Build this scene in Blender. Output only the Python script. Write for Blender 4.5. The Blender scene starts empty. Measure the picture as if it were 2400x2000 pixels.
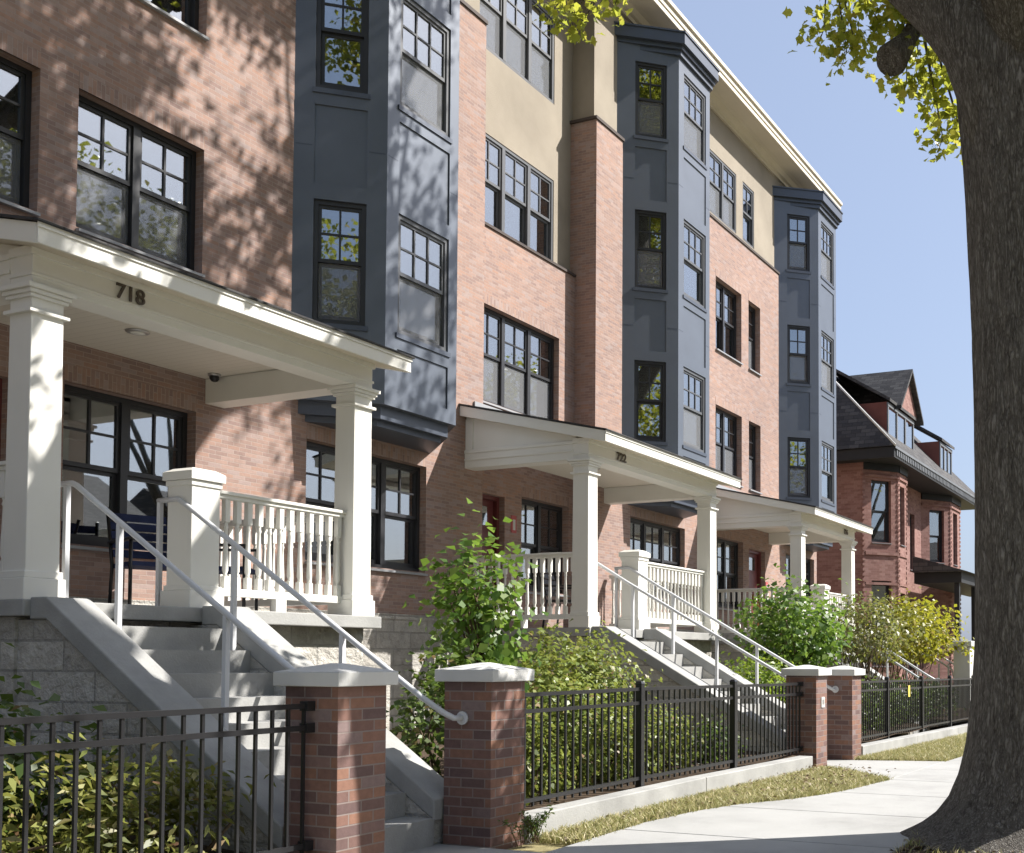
import bpy, math, random
import numpy as np
from mathutils import Vector, Matrix

random.seed(7)
rng = np.random.default_rng(11)
R = math.radians
SC = bpy.context.scene
COL = SC.collection

# ------------------------------------------------------------------ camera
cam_d = bpy.data.cameras.new('camera')
cam = bpy.data.objects.new('camera', cam_d)
COL.objects.link(cam)
EYE = Vector((0.0, 0.0, 1.31))
HEAD, PITCH, FPX = R(23.5602), R(2.1), 2610.26
cam.location = EYE
fwd = Vector((math.cos(HEAD) * math.cos(PITCH), math.sin(HEAD) * math.cos(PITCH), math.sin(PITCH)))
rgt = Vector((math.sin(HEAD), -math.cos(HEAD), 0))
upv = rgt.cross(fwd)
cam.matrix_world = Matrix(((rgt.x, upv.x, -fwd.x, EYE.x), (rgt.y, upv.y, -fwd.y, EYE.y), (rgt.z, upv.z, -fwd.z, EYE.z), (0, 0, 0, 1)))
cam_d.sensor_fit = 'HORIZONTAL'
cam_d.sensor_width = 36.0
cam_d.lens = 36.0 * FPX / 2400.0
cam_d.shift_x = -(1740.0 - 1200.0) / 2400.0
cam_d.shift_y = (1449.29 - 1000.0) / 2400.0
cam_d.clip_start = 0.05
cam_d.clip_end = 3000
SC.camera = cam

# ------------------------------------------------------------------ light
TOSUN = Vector((0.76, -1.0, 1.20)).normalized()
elev = math.asin(TOSUN.z)
W = bpy.data.worlds.new("World")
SC.world = W
W.use_nodes = True
nt = W.node_tree
bg = nt.nodes['Background']
sky = nt.nodes.new('ShaderNodeTexSky')
sky.sky_type = 'NISHITA'
sky.sun_disc = False
sky.sun_elevation = elev
sky.sun_rotation = math.atan2(TOSUN.x, TOSUN.y)
sky.air_density = 1.0
sky.dust_density = 3.6
sky.ozone_density = 3.6
sky.altitude = 200
skm = nt.nodes.new('ShaderNodeMix')
skm.data_type = 'RGBA'
skm.inputs[0].default_value = 0.55
skm.inputs[7].default_value = (2.62, 3.08, 4.12, 1)     # thin high haze evens the blue out
nt.links.new(sky.outputs[0], skm.inputs[6])
nt.links.new(skm.outputs[2], bg.inputs[0])
bg.inputs[1].default_value = 0.105
sun_d = bpy.data.lights.new('sun', 'SUN')
sun_d.energy = 5.0
sun_d.angle = R(0.35)
sun_d.color = (1.0, 0.955, 0.89)
sun = bpy.data.objects.new('sun', sun_d)
COL.objects.link(sun)
sun.rotation_euler = (-TOSUN).to_track_quat('-Z', 'Y').to_euler()
sun.location = (20, -20, 30)
vs = SC.view_settings
vs.view_transform = 'Standard'
vs.look = 'None'
vs.exposure = 0.95
vs.gamma = 1.0
vs.use_curve_mapping = False
SC.cycles.use_denoising = True
SC.cycles.max_bounces = 10
SC.cycles.transparent_max_bounces = 16

# ------------------------------------------------------------------ materials
def new_mat(name):
    m = bpy.data.materials.new(name)
    m.use_nodes = True
    n = m.node_tree
    for x in list(n.nodes):
        n.nodes.remove(x)
    out = n.nodes.new('ShaderNodeOutputMaterial')
    return m, n, out

def N(n, kind, **kw):
    x = n.nodes.new(kind)
    for k, v in kw.items():
        setattr(x, k, v)
    return x

def ramp(n, stops, interp='LINEAR'):
    r = N(n, 'ShaderNodeValToRGB')
    cr = r.color_ramp
    cr.interpolation = interp
    while len(cr.elements) > 1:
        cr.elements.remove(cr.elements[-1])
    cr.elements[0].position = stops[0][0]
    cr.elements[0].color = (*stops[0][1], 1)
    for p, c in stops[1:]:
        e = cr.elements.new(p)
        e.color = (*c, 1)
    return r

def mixc(n, fac, a, b, blend='MIX'):
    m = N(n, 'ShaderNodeMix', data_type='RGBA', blend_type=blend)
    for sock, v in ((m.inputs[0], fac), (m.inputs[6], a), (m.inputs[7], b)):
        if isinstance(v, (int, float)):
            sock.default_value = v
        elif isinstance(v, tuple):
            sock.default_value = (*v, 1)
        else:
            n.links.new(v, sock)
    return m.outputs[2]

def noise(n, scale, detail=4, rough=0.55, vec=None):
    t = N(n, 'ShaderNodeTexNoise')
    t.inputs['Scale'].default_value = scale
    t.inputs['Detail'].default_value = detail
    t.inputs['Roughness'].default_value = rough
    if vec is not None:
        n.links.new(vec, t.inputs['Vector'])
    return t

def paint(name, col, rough=0.5, var=0.06, bump=0.0, bscale=40, spec=0.5, metallic=0.0, vscale=1.3):
    m, n, out = new_mat(name)
    b = N(n, 'ShaderNodeBsdfPrincipled')
    tc = N(n, 'ShaderNodeTexCoord')
    t = noise(n, vscale, 5, 0.6, tc.outputs['Object'])
    lo = tuple(c * (1 - var * 1.6) for c in col)
    hi = tuple(min(1, c * (1 + var)) for c in col)
    r = ramp(n, [(0.3, lo), (0.65, hi)])
    n.links.new(t.outputs['Fac'], r.inputs[0])
    n.links.new(r.outputs[0], b.inputs['Base Color'])
    b.inputs['Roughness'].default_value = rough
    b.inputs['Metallic'].default_value = metallic
    b.inputs['Specular IOR Level'].default_value = spec
    if bump > 0:
        t2 = noise(n, bscale, 6, 0.65, tc.outputs['Object'])
        bm = N(n, 'ShaderNodeBump')
        bm.inputs['Strength'].default_value = bump
        bm.inputs['Distance'].default_value = 0.01
        n.links.new(t2.outputs['Fac'], bm.inputs['Height'])
        n.links.new(bm.outputs[0], b.inputs['Normal'])
    n.links.new(b.outputs[0], out.inputs[0])
    return m

def brick(name, stops, mortar, bw=0.203, bh=0.0677, ms=0.0055, rough=0.85, bump=0.5, var=0.35, offset=0.5, nscale=18):
    m, n, out = new_mat(name)
    b = N(n, 'ShaderNodeBsdfPrincipled')
    uv = N(n, 'ShaderNodeUVMap')
    uv.uv_map = 'UVMap'
    t = N(n, 'ShaderNodeTexBrick')
    t.offset = offset
    t.inputs['Color1'].default_value = (0, 0, 0, 1)
    t.inputs['Color2'].default_value = (1, 1, 1, 1)
    t.inputs['Mortar'].default_value = (0.5, 0.5, 0.5, 1)
    t.inputs['Scale'].default_value = 1.0
    t.inputs['Mortar Size'].default_value = ms
    t.inputs['Mortar Smooth'].default_value = 0.15
    t.inputs['Brick Width'].default_value = bw
    t.inputs['Row Height'].default_value = bh
    n.links.new(uv.outputs[0], t.inputs['Vector'])
    r = ramp(n, stops)
    n.links.new(t.outputs['Color'], r.inputs[0])
    tc = N(n, 'ShaderNodeTexCoord')
    ns = noise(n, nscale, 5, 0.7, tc.outputs['Object'])
    c1 = mixc(n, var, r.outputs[0], ns.outputs['Fac'], 'OVERLAY')
    big = noise(n, 0.35, 3, 0.5, tc.outputs['Object'])
    rb = ramp(n, [(0.3, (0.82, 0.82, 0.84)), (0.7, (1.1, 1.07, 1.04))])
    n.links.new(big.outputs['Fac'], rb.inputs[0])
    c1 = mixc(n, 1.0, c1, rb.outputs[0], 'MULTIPLY')
    sepc = N(n, 'ShaderNodeHueSaturation')
    sepc.inputs['Saturation'].default_value = 0.96
    n.links.new(c1, sepc.inputs['Color'])
    col = mixc(n, t.outputs['Fac'], sepc.outputs[0], mortar)
    n.links.new(col, b.inputs['Base Color'])
    b.inputs['Roughness'].default_value = rough
    b.inputs['Specular IOR Level'].default_value = 0.3
    inv = N(n, 'ShaderNodeMath', operation='SUBTRACT')
    inv.inputs[0].default_value = 1.0
    n.links.new(t.outputs['Fac'], inv.inputs[1])
    ad = N(n, 'ShaderNodeMath', operation='MULTIPLY_ADD')
    n.links.new(ns.outputs['Fac'], ad.inputs[0])
    ad.inputs[1].default_value = 0.6
    n.links.new(inv.outputs[0], ad.inputs[2])
    bm = N(n, 'ShaderNodeBump')
    bm.inputs['Strength'].default_value = bump
    bm.inputs['Distance'].default_value = 0.006
    n.links.new(ad.outputs[0], bm.inputs['Height'])
    n.links.new(bm.outputs[0], b.inputs['Normal'])
    n.links.new(b.outputs[0], out.inputs[0])
    return m

M = {}
M['brick'] = brick('facade_brick', [(0.0, (.275, .19, .17)), (.25, (.315, .215, .182)), (.5, (.345, .235, .197)), (.68, (.365, .225, .172)), (.85, (.375, .27, .235)), (1.0, (.335, .262, .245))], (.36, .295, .265), bw=.152, bh=.043, ms=.0032, var=.22)
M['pier_brick'] = brick('gate_pier_brick', [(0.0, (.135, .088, .085)), (.25, (.19, .108, .09)), (.5, (.23, .125, .095)), (.72, (.27, .138, .088)), (.87, (.21, .128, .112)), (1.0, (.235, .18, .175))], (.235, .19, .175), ms=.005, bump=.8)
M['red_brick'] = brick('old_red_brick', [(0.0, (.21, .105, .088)), (.5, (.265, .14, .12)), (1.0, (.31, .18, .155))], (.27, .17, .15), bw=.21, bh=.07, ms=.003, bump=.3)
M['stone'] = brick('limestone_block', [(0.0, (.40, .385, .35)), (.5, (.48, .465, .425)), (1.0, (.55, .535, .49))], (.33, .32, .295), bw=.62, bh=.205, ms=.009, bump=1.0, var=.6, nscale=7)
for nd in M['stone'].node_tree.nodes:
    if nd.type == 'BUMP':
        nd.inputs['Distance'].default_value = .09
M['concrete'] = paint('concrete', (.345, .345, .335), .85, .13, .35, 55, .3, vscale=2.2)
M['cast_stone'] = paint('cast_stone', (.60, .60, .585), .8, .05, .2, 70, .3)
M['white'] = paint('white_paint', (.77, .76, .715), .5, .025, .04, 25, .35)
M['ceiling'] = None
M['cream'] = paint('cream_trim', (.66, .60, .49), .6, .03, .05, 25, .3)
M['slate'] = paint('slate_panel', (.108, .127, .162), .42, .06, .03, 30, .9, .3)
M['slate_dark'] = paint('slate_trim', (.065, .08, .112), .44, .05, .03, 30, .9, .3)
M['bronze'] = paint('dark_bronze_frame', (.030, .031, .036), .38, .1, 0, 10, .5)
M['window_grey'] = paint('window_grey_frame', (.10, .105, .115), .4, .1, 0, 10, .5)
M['stucco'] = paint('tan_stucco', (.335, .295, .24), .92, .09, .6, 140, .2, vscale=.9)
M['fence'] = paint('black_fence', (.016, .016, .018), .35, .15, .05, 60, .5)
M['rail'] = paint('grey_rail_paint', (.62, .63, .65), .35, .03, 0, 10, .5)
M['digits'] = paint('digit_metal', (.12, .10, .085), .4, .1, 0, 10, .5, .6)
M['red_door'] = paint('red_door_paint', (.15, .04, .042), .4, .08, 0, 10, .5)
M['black'] = paint('black_plastic', (.012, .012, .014), .3, .1, 0, 10, .5)
M['blind'] = paint('blind_cloth', (.62, .62, .60), .8, .05, 0, 10, .2)
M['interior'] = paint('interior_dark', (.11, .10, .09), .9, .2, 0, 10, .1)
M['soil'] = paint('garden_soil', (.075, .055, .04), .95, .3, .9, 30, .1, vscale=6)
M['lawn'] = paint('dry_lawn', (.27, .235, .125), .95, .3, .8, 60, .1, vscale=5)
M['asphalt'] = paint('asphalt', (.05, .05, .052), .9, .15, .5, 90, .2)
M['metal_sill'] = paint('metal_sill', (.33, .34, .36), .4, .08, 0, 10, .5)
M['dark_ledge'] = paint('dark_ledge', (.07, .055, .05), .7, .15, 0, 10, .3)
M['house_trim'] = paint('house_dark_trim', (.022, .024, .027), .6, .1, 0, 10, .3)
M['house_grey'] = paint('house_grey_trim', (.15, .16, .175), .6, .1, 0, 10, .3)
M['yellow'] = paint('yellow_tag', (.75, .62, .12), .6, .05, 0, 10, .3)
M['plaque_red'] = paint('plaque_red', (.45, .10, .10), .5, .05, 0, 10, .3)
M['orange_wood'] = paint('orange_wood', (.42, .17, .06), .55, .15, 0, 10, .3, vscale=9)
M['navy'] = paint('navy_cloth', (.03, .04, .10), .8, .2, 0, 10, .2, vscale=8)
M['house_side'] = paint('dormer_red_siding', (.20, .075, .06), .8, .12, .2, 30, .2)
M['lamp_glass'] = paint('lamp_glass', (.75, .75, .72), .25, .02, 0, 10, .5)
M['steel'] = paint('brushed_steel', (.5, .5, .5), .35, .05, 0, 10, .5, .8)

def shingles():
    m = brick('roof_shingles', [(0.0, (.04, .04, .043)), (.5, (.062, .061, .063)), (1.0, (.095, .093, .092))], (.03, .03, .031), bw=.32, bh=.14, ms=.008, bump=.8, var=.4)
    return m
M['shingle'] = shingles()

def beadboard():
    m, n, out = new_mat('beadboard_ceiling')
    b = N(n, 'ShaderNodeBsdfPrincipled')
    uv = N(n, 'ShaderNodeUVMap')
    uv.uv_map = 'UVMap'
    w = N(n, 'ShaderNodeTexWave', wave_type='BANDS', bands_direction='X', wave_profile='SAW')
    w.inputs['Scale'].default_value = 3.4
    n.links.new(uv.outputs[0], w.inputs['Vector'])
    r = ramp(n, [(0.0, (.44, .40, .33)), (.06, (.70, .66, .58)), (1.0, (.72, .68, .60))])
    n.links.new(w.outputs['Fac'], r.inputs[0])
    n.links.new(r.outputs[0], b.inputs['Base Color'])
    b.inputs['Roughness'].default_value = .6
    n.links.new(b.outputs[0], out.inputs[0])
    return m
M['ceiling'] = beadboard()

def glass():
    m, n, out = new_mat('window_glass')
    tr = N(n, 'ShaderNodeBsdfTransparent')
    tr.inputs[0].default_value = (.60, .64, .63, 1)
    gl = N(n, 'ShaderNodeBsdfGlossy')
    gl.inputs['Color'].default_value = (.92, .96, 1.0, 1)
    gl.inputs['Roughness'].default_value = .012
    fr = N(n, 'ShaderNodeFresnel')
    fr.inputs['IOR'].default_value = 1.95
    tc = N(n, 'ShaderNodeTexCoord')
    ns = noise(n, 1.7, 2, .5, tc.outputs['Object'])
    bm = N(n, 'ShaderNodeBump')
    bm.inputs['Strength'].default_value = .012
    bm.inputs['Distance'].default_value = .02
    n.links.new(ns.outputs['Fac'], bm.inputs['Height'])
    n.links.new(bm.outputs[0], gl.inputs['Normal'])
    ma = N(n, 'ShaderNodeMath', operation='MULTIPLY_ADD')
    n.links.new(fr.outputs[0], ma.inputs[0])
    ma.inputs[1].default_value = 1.4
    ma.inputs[2].default_value = .17
    mi = N(n, 'ShaderNodeMath', operation='MINIMUM')
    n.links.new(ma.outputs[0], mi.inputs[0])
    mi.inputs[1].default_value = .92
    mx = N(n, 'ShaderNodeMixShader')
    n.links.new(mi.outputs[0], mx.inputs[0])
    n.links.new(tr.outputs[0], mx.inputs[1])
    n.links.new(gl.outputs[0], mx.inputs[2])
    n.links.new(mx.outputs[0], out.inputs[0])
    return m
M['glass'] = glass()

def screen_mat():
    m, n, out = new_mat('insect_screen')
    tr = N(n, 'ShaderNodeBsdfTransparent')
    d = N(n, 'ShaderNodeBsdfDiffuse')
    d.inputs[0].default_value = (.30, .31, .33, 1)
    mx = N(n, 'ShaderNodeMixShader')
    mx.inputs[0].default_value = .30
    n.links.new(tr.outputs[0], mx.inputs[1]); n.links.new(d.outputs[0], mx.inputs[2])
    n.links.new(mx.outputs[0], out.inputs[0])
    return m
M['screen'] = screen_mat()

def blind_mat():
    m, n, out = new_mat('slatted_blind')
    b = N(n, 'ShaderNodeBsdfPrincipled')
    uv = N(n, 'ShaderNodeUVMap')
    uv.uv_map = 'UVMap'
    w = N(n, 'ShaderNodeTexWave', wave_type='BANDS', bands_direction='Y', wave_profile='SAW')
    w.inputs['Scale'].default_value = 6.5
    n.links.new(uv.outputs[0], w.inputs['Vector'])
    r = ramp(n, [(0.0, (.40, .40, .38)), (.25, (.68, .68, .65)), (1.0, (.74, .74, .71))])
    n.links.new(w.outputs['Fac'], r.inputs[0])
    n.links.new(r.outputs[0], b.inputs['Base Color'])
    b.inputs['Roughness'].default_value = .7
    n.links.new(b.outputs[0], out.inputs[0])
    return m
M['slats'] = blind_mat()

def leafmat(name, stops, trans=.35, tcol=(.5, .62, .12), spec=.4):
    m, n, out = new_mat(name)
    geo = N(n, 'ShaderNodeNewGeometry')
    r = ramp(n, stops)
    n.links.new(geo.outputs['Random Per Island'], r.inputs[0])
    b = N(n, 'ShaderNodeBsdfPrincipled')
    n.links.new(r.outputs[0], b.inputs['Base Color'])
    b.inputs['Roughness'].default_value = .42
    b.inputs['Specular IOR Level'].default_value = spec
    t = N(n, 'ShaderNodeBsdfTranslucent')
    tcn = mixc(n, .55, r.outputs[0], tcol)
    n.links.new(tcn, t.inputs[0])
    mx = N(n, 'ShaderNodeMixShader')
    mx.inputs[0].default_value = trans
    n.links.new(b.outputs[0], mx.inputs[1])
    n.links.new(t.outputs[0], mx.inputs[2])
    n.links.new(mx.outputs[0], out.inputs[0])
    return m
M['leaf_tree'] = leafmat('street_tree_leaf', [(0, (.07, .10, .012)), (.4, (.13, .16, .018)), (.75, (.22, .22, .025)), (.93, (.30, .25, .04)), (1, (.20, .13, .04))], .45, (.55, .55, .06))
M['leaf_green'] = leafmat('fresh_green_leaf', [(0, (.04, .09, .014)), (.5, (.075, .15, .022)), (.85, (.15, .23, .035)), (1, (.22, .29, .06))], .35, (.35, .55, .08))
M['leaf_dark'] = leafmat('dark_shrub_leaf', [(0, (.03, .06, .014)), (.55, (.065, .105, .024)), (.9, (.12, .16, .04)), (1, (.18, .10, .05))], .3, (.3, .45, .08))
M['leaf_mixed'] = leafmat('mixed_shrub_leaf', [(0, (.075, .11, .02)), (.45, (.155, .21, .04)), (.8, (.26, .31, .085)), (.94, (.24, .22, .07)), (1, (.22, .11, .07))], .35, (.45, .5, .1))
M['leaf_pale'] = leafmat('pale_heap_leaf', [(0, (.07, .09, .018)), (.4, (.16, .19, .04)), (.75, (.30, .31, .10)), (.92, (.34, .30, .14)), (1, (.28, .14, .09))], .35, (.5, .5, .12))
M['leaf_yellow'] = leafmat('yellow_green_leaf', [(0, (.10, .12, .012)), (.5, (.20, .205, .02)), (.85, (.30, .27, .035)), (1, (.34, .24, .05))], .4, (.6, .6, .05))
M['leaf_olive'] = leafmat('olive_shrub_leaf', [(0, (.06, .075, .022)), (.5, (.12, .125, .04)), (.9, (.19, .18, .06)), (1, (.22, .16, .09))], .35, (.4, .45, .1))
M['leaf_bright'] = leafmat('bright_hedge_leaf', [(0, (.07, .13, .015)), (.5, (.13, .21, .025)), (1, (.22, .28, .05))], .4, (.5, .65, .06))
M['grass'] = leafmat('dry_grass_blade', [(0, (.20, .22, .08)), (.35, (.36, .35, .16)), (.7, (.52, .46, .26)), (1, (.68, .59, .38))], .25, (.4, .4, .12), .2)
M['litter'] = leafmat('dry_leaf_litter', [(0, (.06, .045, .03)), (.5, (.17, .12, .07)), (.85, (.32, .26, .17)), (1, (.45, .40, .30))], .1, (.3, .2, .1), .2)

def bark_mat():
    m, n, out = new_mat('furrowed_bark')
    b = N(n, 'ShaderNodeBsdfPrincipled')
    tc = N(n, 'ShaderNodeTexCoord')
    mp = N(n, 'ShaderNodeMapping')
    mp.inputs['Scale'].default_value = (1, 1, .20)
    n.links.new(tc.outputs['Object'], mp.inputs[0])
    ns0 = noise(n, 11, 4, .65, mp.outputs[0])
    vm = N(n, 'ShaderNodeVectorMath', operation='MULTIPLY_ADD')
    n.links.new(ns0.outputs['Color'], vm.inputs[0])
    vm.inputs[1].default_value = (.16, .16, .16)
    n.links.new(mp.outputs[0], vm.inputs[2])
    v = N(n, 'ShaderNodeTexVoronoi', feature='DISTANCE_TO_EDGE')
    v.inputs['Scale'].default_value = 36
    n.links.new(vm.outputs[0], v.inputs['Vector'])
    ns = noise(n, 24, 8, .75, mp.outputs[0])
    r0 = ramp(n, [(0.0, (0, 0, 0)), (.34, (1, 1, 1))])
    n.links.new(v.outputs['Distance'], r0.inputs[0])
    h = mixc(n, .72, r0.outputs[0], ns.outputs['Fac'])
    r = ramp(n, [(.25, (.05, .045, .04)), (.42, (.14, .128, .114)), (.58, (.22, .206, .188)), (.8, (.36, .345, .32))])
    n.links.new(h, r.inputs[0])
    n.links.new(r.outputs[0], b.inputs['Base Color'])
    b.inputs['Roughness'].default_value = .95
    b.inputs['Specular IOR Level'].default_value = .15
    bm = N(n, 'ShaderNodeBump')
    bm.inputs['Strength'].default_value = 1.0
    bm.inputs['Distance'].default_value = .045
    n.links.new(h, bm.inputs['Height'])
    n.links.new(bm.outputs[0], b.inputs['Normal'])
    n.links.new(b.outputs[0], out.inputs[0])
    return m
M['bark'] = bark_mat()
M['leaf_spray'] = leafmat('sunlit_spray_leaf', [(0, (.10, .15, .018)), (.3, (.18, .23, .025)), (.7, (.34, .36, .045)), (.95, (.48, .43, .08)), (1, (.22, .14, .05))], .5, (.70, .72, .10))  # leaf colour brightened beyond the crown's so the sprays look sunlit
M['stem'] = paint('shrub_stem', (.12, .09, .06), .9, .2, .4, 60, .1)

def sidewalk_mat():
    m, n, out = new_mat('sidewalk_concrete')
    b = N(n, 'ShaderNodeBsdfPrincipled')
    tc = N(n, 'ShaderNodeTexCoord')
    a = noise(n, 1.1, 6, .65, tc.outputs['Object'])
    c = noise(n, 160, 3, .7, tc.outputs['Object'])
    r = ramp(n, [(.28, (.30, .30, .292)), (.5, (.375, .375, .368)), (.75, (.42, .42, .412))])
    n.links.new(a.outputs['Fac'], r.inputs[0])
    r2 = ramp(n, [(.3, (.8, .8, .8)), (.7, (1.08, 1.08, 1.08))])
    n.links.new(c.outputs['Fac'], r2.inputs[0])
    col = mixc(n, 1.0, r.outputs[0], r2.outputs[0], 'MULTIPLY')
    n.links.new(col, b.inputs['Base Color'])
    b.inputs['Roughness'].default_value = .9
    b.inputs['Specular IOR Level'].default_value = .25
    bm = N(n, 'ShaderNodeBump')
    bm.inputs['Strength'].default_value = .25
    bm.inputs['Distance'].default_value = .004
    n.links.new(c.outputs['Fac'], bm.inputs['Height'])
    n.links.new(bm.outputs[0], b.inputs['Normal'])
    n.links.new(b.outputs[0], out.inputs[0])
    return m
M['sidewalk'] = sidewalk_mat()

# ------------------------------------------------------------------ mesh builder
ORG = {}

class Plane:
    """vertical facade plane: u runs along it, w points outward, z up"""
    def __init__(s, ox, oy, dx=1.0, dy=0.0):
        l = math.hypot(dx, dy)
        s.o = (ox, oy)
        s.d = (dx / l, dy / l)
        s.n = (s.d[1], -s.d[0])
    def p(s, u, w, z):
        return (s.o[0] + s.d[0] * u + s.n[0] * w, s.o[1] + s.d[1] * u + s.n[1] * w, z)

XY = Plane(0, 0)

class MB:
    def __init__(s):
        s.v, s.f, s.m, s.r, s.s = [], [], [], [], []
    def face(s, pts, mi=0, rot=False, smooth=False):
        k = len(s.v)
        s.v.extend([tuple(p) for p in pts])
        s.f.append(tuple(range(k, k + len(pts))))
        s.m.append(mi); s.r.append(rot); s.s.append(smooth)
    def solid(s, c, mi=0, rot=False):
        """8 corners: bottom loop 0-3 then top loop 4-7"""
        k = len(s.v)
        s.v.extend([tuple(p) for p in c])
        for q in ((3, 2, 1, 0), (4, 5, 6, 7), (0, 1, 5, 4), (1, 2, 6, 5), (2, 3, 7, 6), (3, 0, 4, 7)):
            s.f.append(tuple(k + i for i in q)); s.m.append(mi); s.r.append(rot); s.s.append(False)
    def box(s, x0, x1, y0, y1, z0, z1, mi=0, rot=False):
        s.solid([(x0, y0, z0), (x1, y0, z0), (x1, y1, z0), (x0, y1, z0), (x0, y0, z1), (x1, y0, z1), (x1, y1, z1), (x0, y1, z1)], mi, rot)
    def pbox(s, P, u0, u1, w0, w1, z0, z1, mi=0, rot=False):
        s.solid([P.p(u0, w1, z0), P.p(u1, w1, z0), P.p(u1, w0, z0), P.p(u0, w0, z0), P.p(u0, w1, z1), P.p(u1, w1, z1), P.p(u1, w0, z1), P.p(u0, w0, z1)], mi, rot)
    def prism(s, poly, fn0, fn1, mi=0):
        """poly of 2-d points, mapped to the two ends by fn0 / fn1"""
        k = len(s.v); n = len(poly)
        s.v.extend([tuple(fn0(*p)) for p in poly]); s.v.extend([tuple(fn1(*p)) for p in poly])
        fs = [tuple(range(k, k + n))[::-1], tuple(range(k + n, k + 2 * n))]
        fs += [(k + i, k + (i + 1) % n, k + n + (i + 1) % n, k + n + i) for i in range(n)]
        for q in fs:
            s.f.append(q); s.m.append(mi); s.r.append(False); s.s.append(False)
    def tube(s, pts, r, n=8, mi=0, caps=True):
        pts = [Vector(p) for p in pts]
        rs = r if isinstance(r, (list, tuple)) else [r] * len(pts)
        k0 = len(s.v)
        prev = None
        for i, p in enumerate(pts):
            t = (pts[min(i + 1, len(pts) - 1)] - pts[max(i - 1, 0)]).normalized()
            if prev is None:
                a = Vector((0, 0, 1)) if abs(t.z) < .9 else Vector((1, 0, 0))
                e1 = t.cross(a).normalized()
            else:
                e1 = (prev - t * prev.dot(t)).normalized()
            prev = e1
            e2 = t.cross(e1)
            for j in range(n):
                an = 2 * math.pi * j / n
                s.v.append(tuple(p + (e1 * math.cos(an) + e2 * math.sin(an)) * rs[i]))
        for i in range(len(pts) - 1):
            for j in range(n):
                a = k0 + i * n + j; b = k0 + i * n + (j + 1) % n
                s.f.append((a, b, b + n, a + n)); s.m.append(mi); s.r.append(False); s.s.append(True)
        if caps:
            s.f.append(tuple(k0 + j for j in range(n))[::-1]); s.m.append(mi); s.r.append(False); s.s.append(False)
            e = k0 + (len(pts) - 1) * n
            s.f.append(tuple(e + j for j in range(n))); s.m.append(mi); s.r.append(False); s.s.append(False)
    def lathe(s, cx, cy, prof, n=10, mi=0):
        s.tube([(cx, cy, z) for z, r in prof], [r for z, r in prof], n, mi)
    def build(s, name, mats, parent=None, bevel=0.0, org=None, link=True):
        if not isinstance(mats, (list, tuple)):
            mats = [mats]
        o3 = org or (ORG.get(parent.name, (0, 0, 0)) if parent else (0, 0, 0))
        v = np.array(s.v, dtype=np.float64)
        me = bpy.data.meshes.new(name)
        vl = v - np.array(o3)
        me.from_pydata([tuple(x) for x in vl], [], s.f)
        for m in mats:
            me.materials.append(m)
        me.polygons.foreach_set('material_index', s.m)
        me.polygons.foreach_set('use_smooth', s.s)
        uv = me.uv_layers.new(name='UVMap')
        data = np.zeros((len(me.loops), 2))
        li = 0
        for f, rot in zip(s.f, s.r):
            a, b, c = v[f[0]], v[f[1]], v[f[2]]
            nr = np.cross(b - a, c - a)
            l = np.linalg.norm(nr)
            nr = nr / l if l > 1e-12 else np.array([0, 0, 1.])
            pts = v[list(f)]
            if abs(nr[2]) > .93:
                q = pts[:, :2]
            else:
                h = math.hypot(nr[0], nr[1])
                t = np.array([-nr[1] / h, nr[0] / h, 0])
                g = np.cross(nr, t)
                q = np.stack([pts @ t, pts[:, 2] if abs(nr[2]) < .05 else pts @ g], 1)
            if rot:
                q = q[:, ::-1]
            data[li:li + len(f)] = q
            li += len(f)
        uv.data.foreach_set('uv', data.ravel())
        me.update()
        ob = bpy.data.objects.new(name, me)
        if link:
            COL.objects.link(ob)
        if parent is not None:
            ob.parent = parent
        elif org:
            ob.location = org
        ORG[ob.name] = tuple(o3)
        if bevel > 0:
            b = ob.modifiers.new('bevel', 'BEVEL')
            b.width = bevel; b.segments = 2; b.limit_method = 'ANGLE'; b.angle_limit = R(50)
            b.harden_normals = False
        return ob

def tag(o, label, cat, group=None, kind=None):
    if label: o['label'] = label
    if cat: o['category'] = cat
    if group: o['group'] = group
    if kind: o['kind'] = kind
    return o

def thing(name, loc, label, cat, group=None):
    o = bpy.data.objects.new(name, None)
    o.empty_display_size = .2
    o.location = loc
    COL.objects.link(o)
    ORG[o.name] = tuple(loc)
    return tag(o, label, cat, group)

def copy_part(o, parent, off):
    c = o.copy(); COL.objects.link(c); c.parent = parent
    c.location = (off[0], off[1], off[2])
    ORG[c.name] = ORG.get(parent.name, (0, 0, 0))
    return c

def structure(o):
    o['kind'] = 'structure'
    return o

def gz(x):
    return -0.012 * min(max(x - 9.0, 0.0), 40.0)

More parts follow.
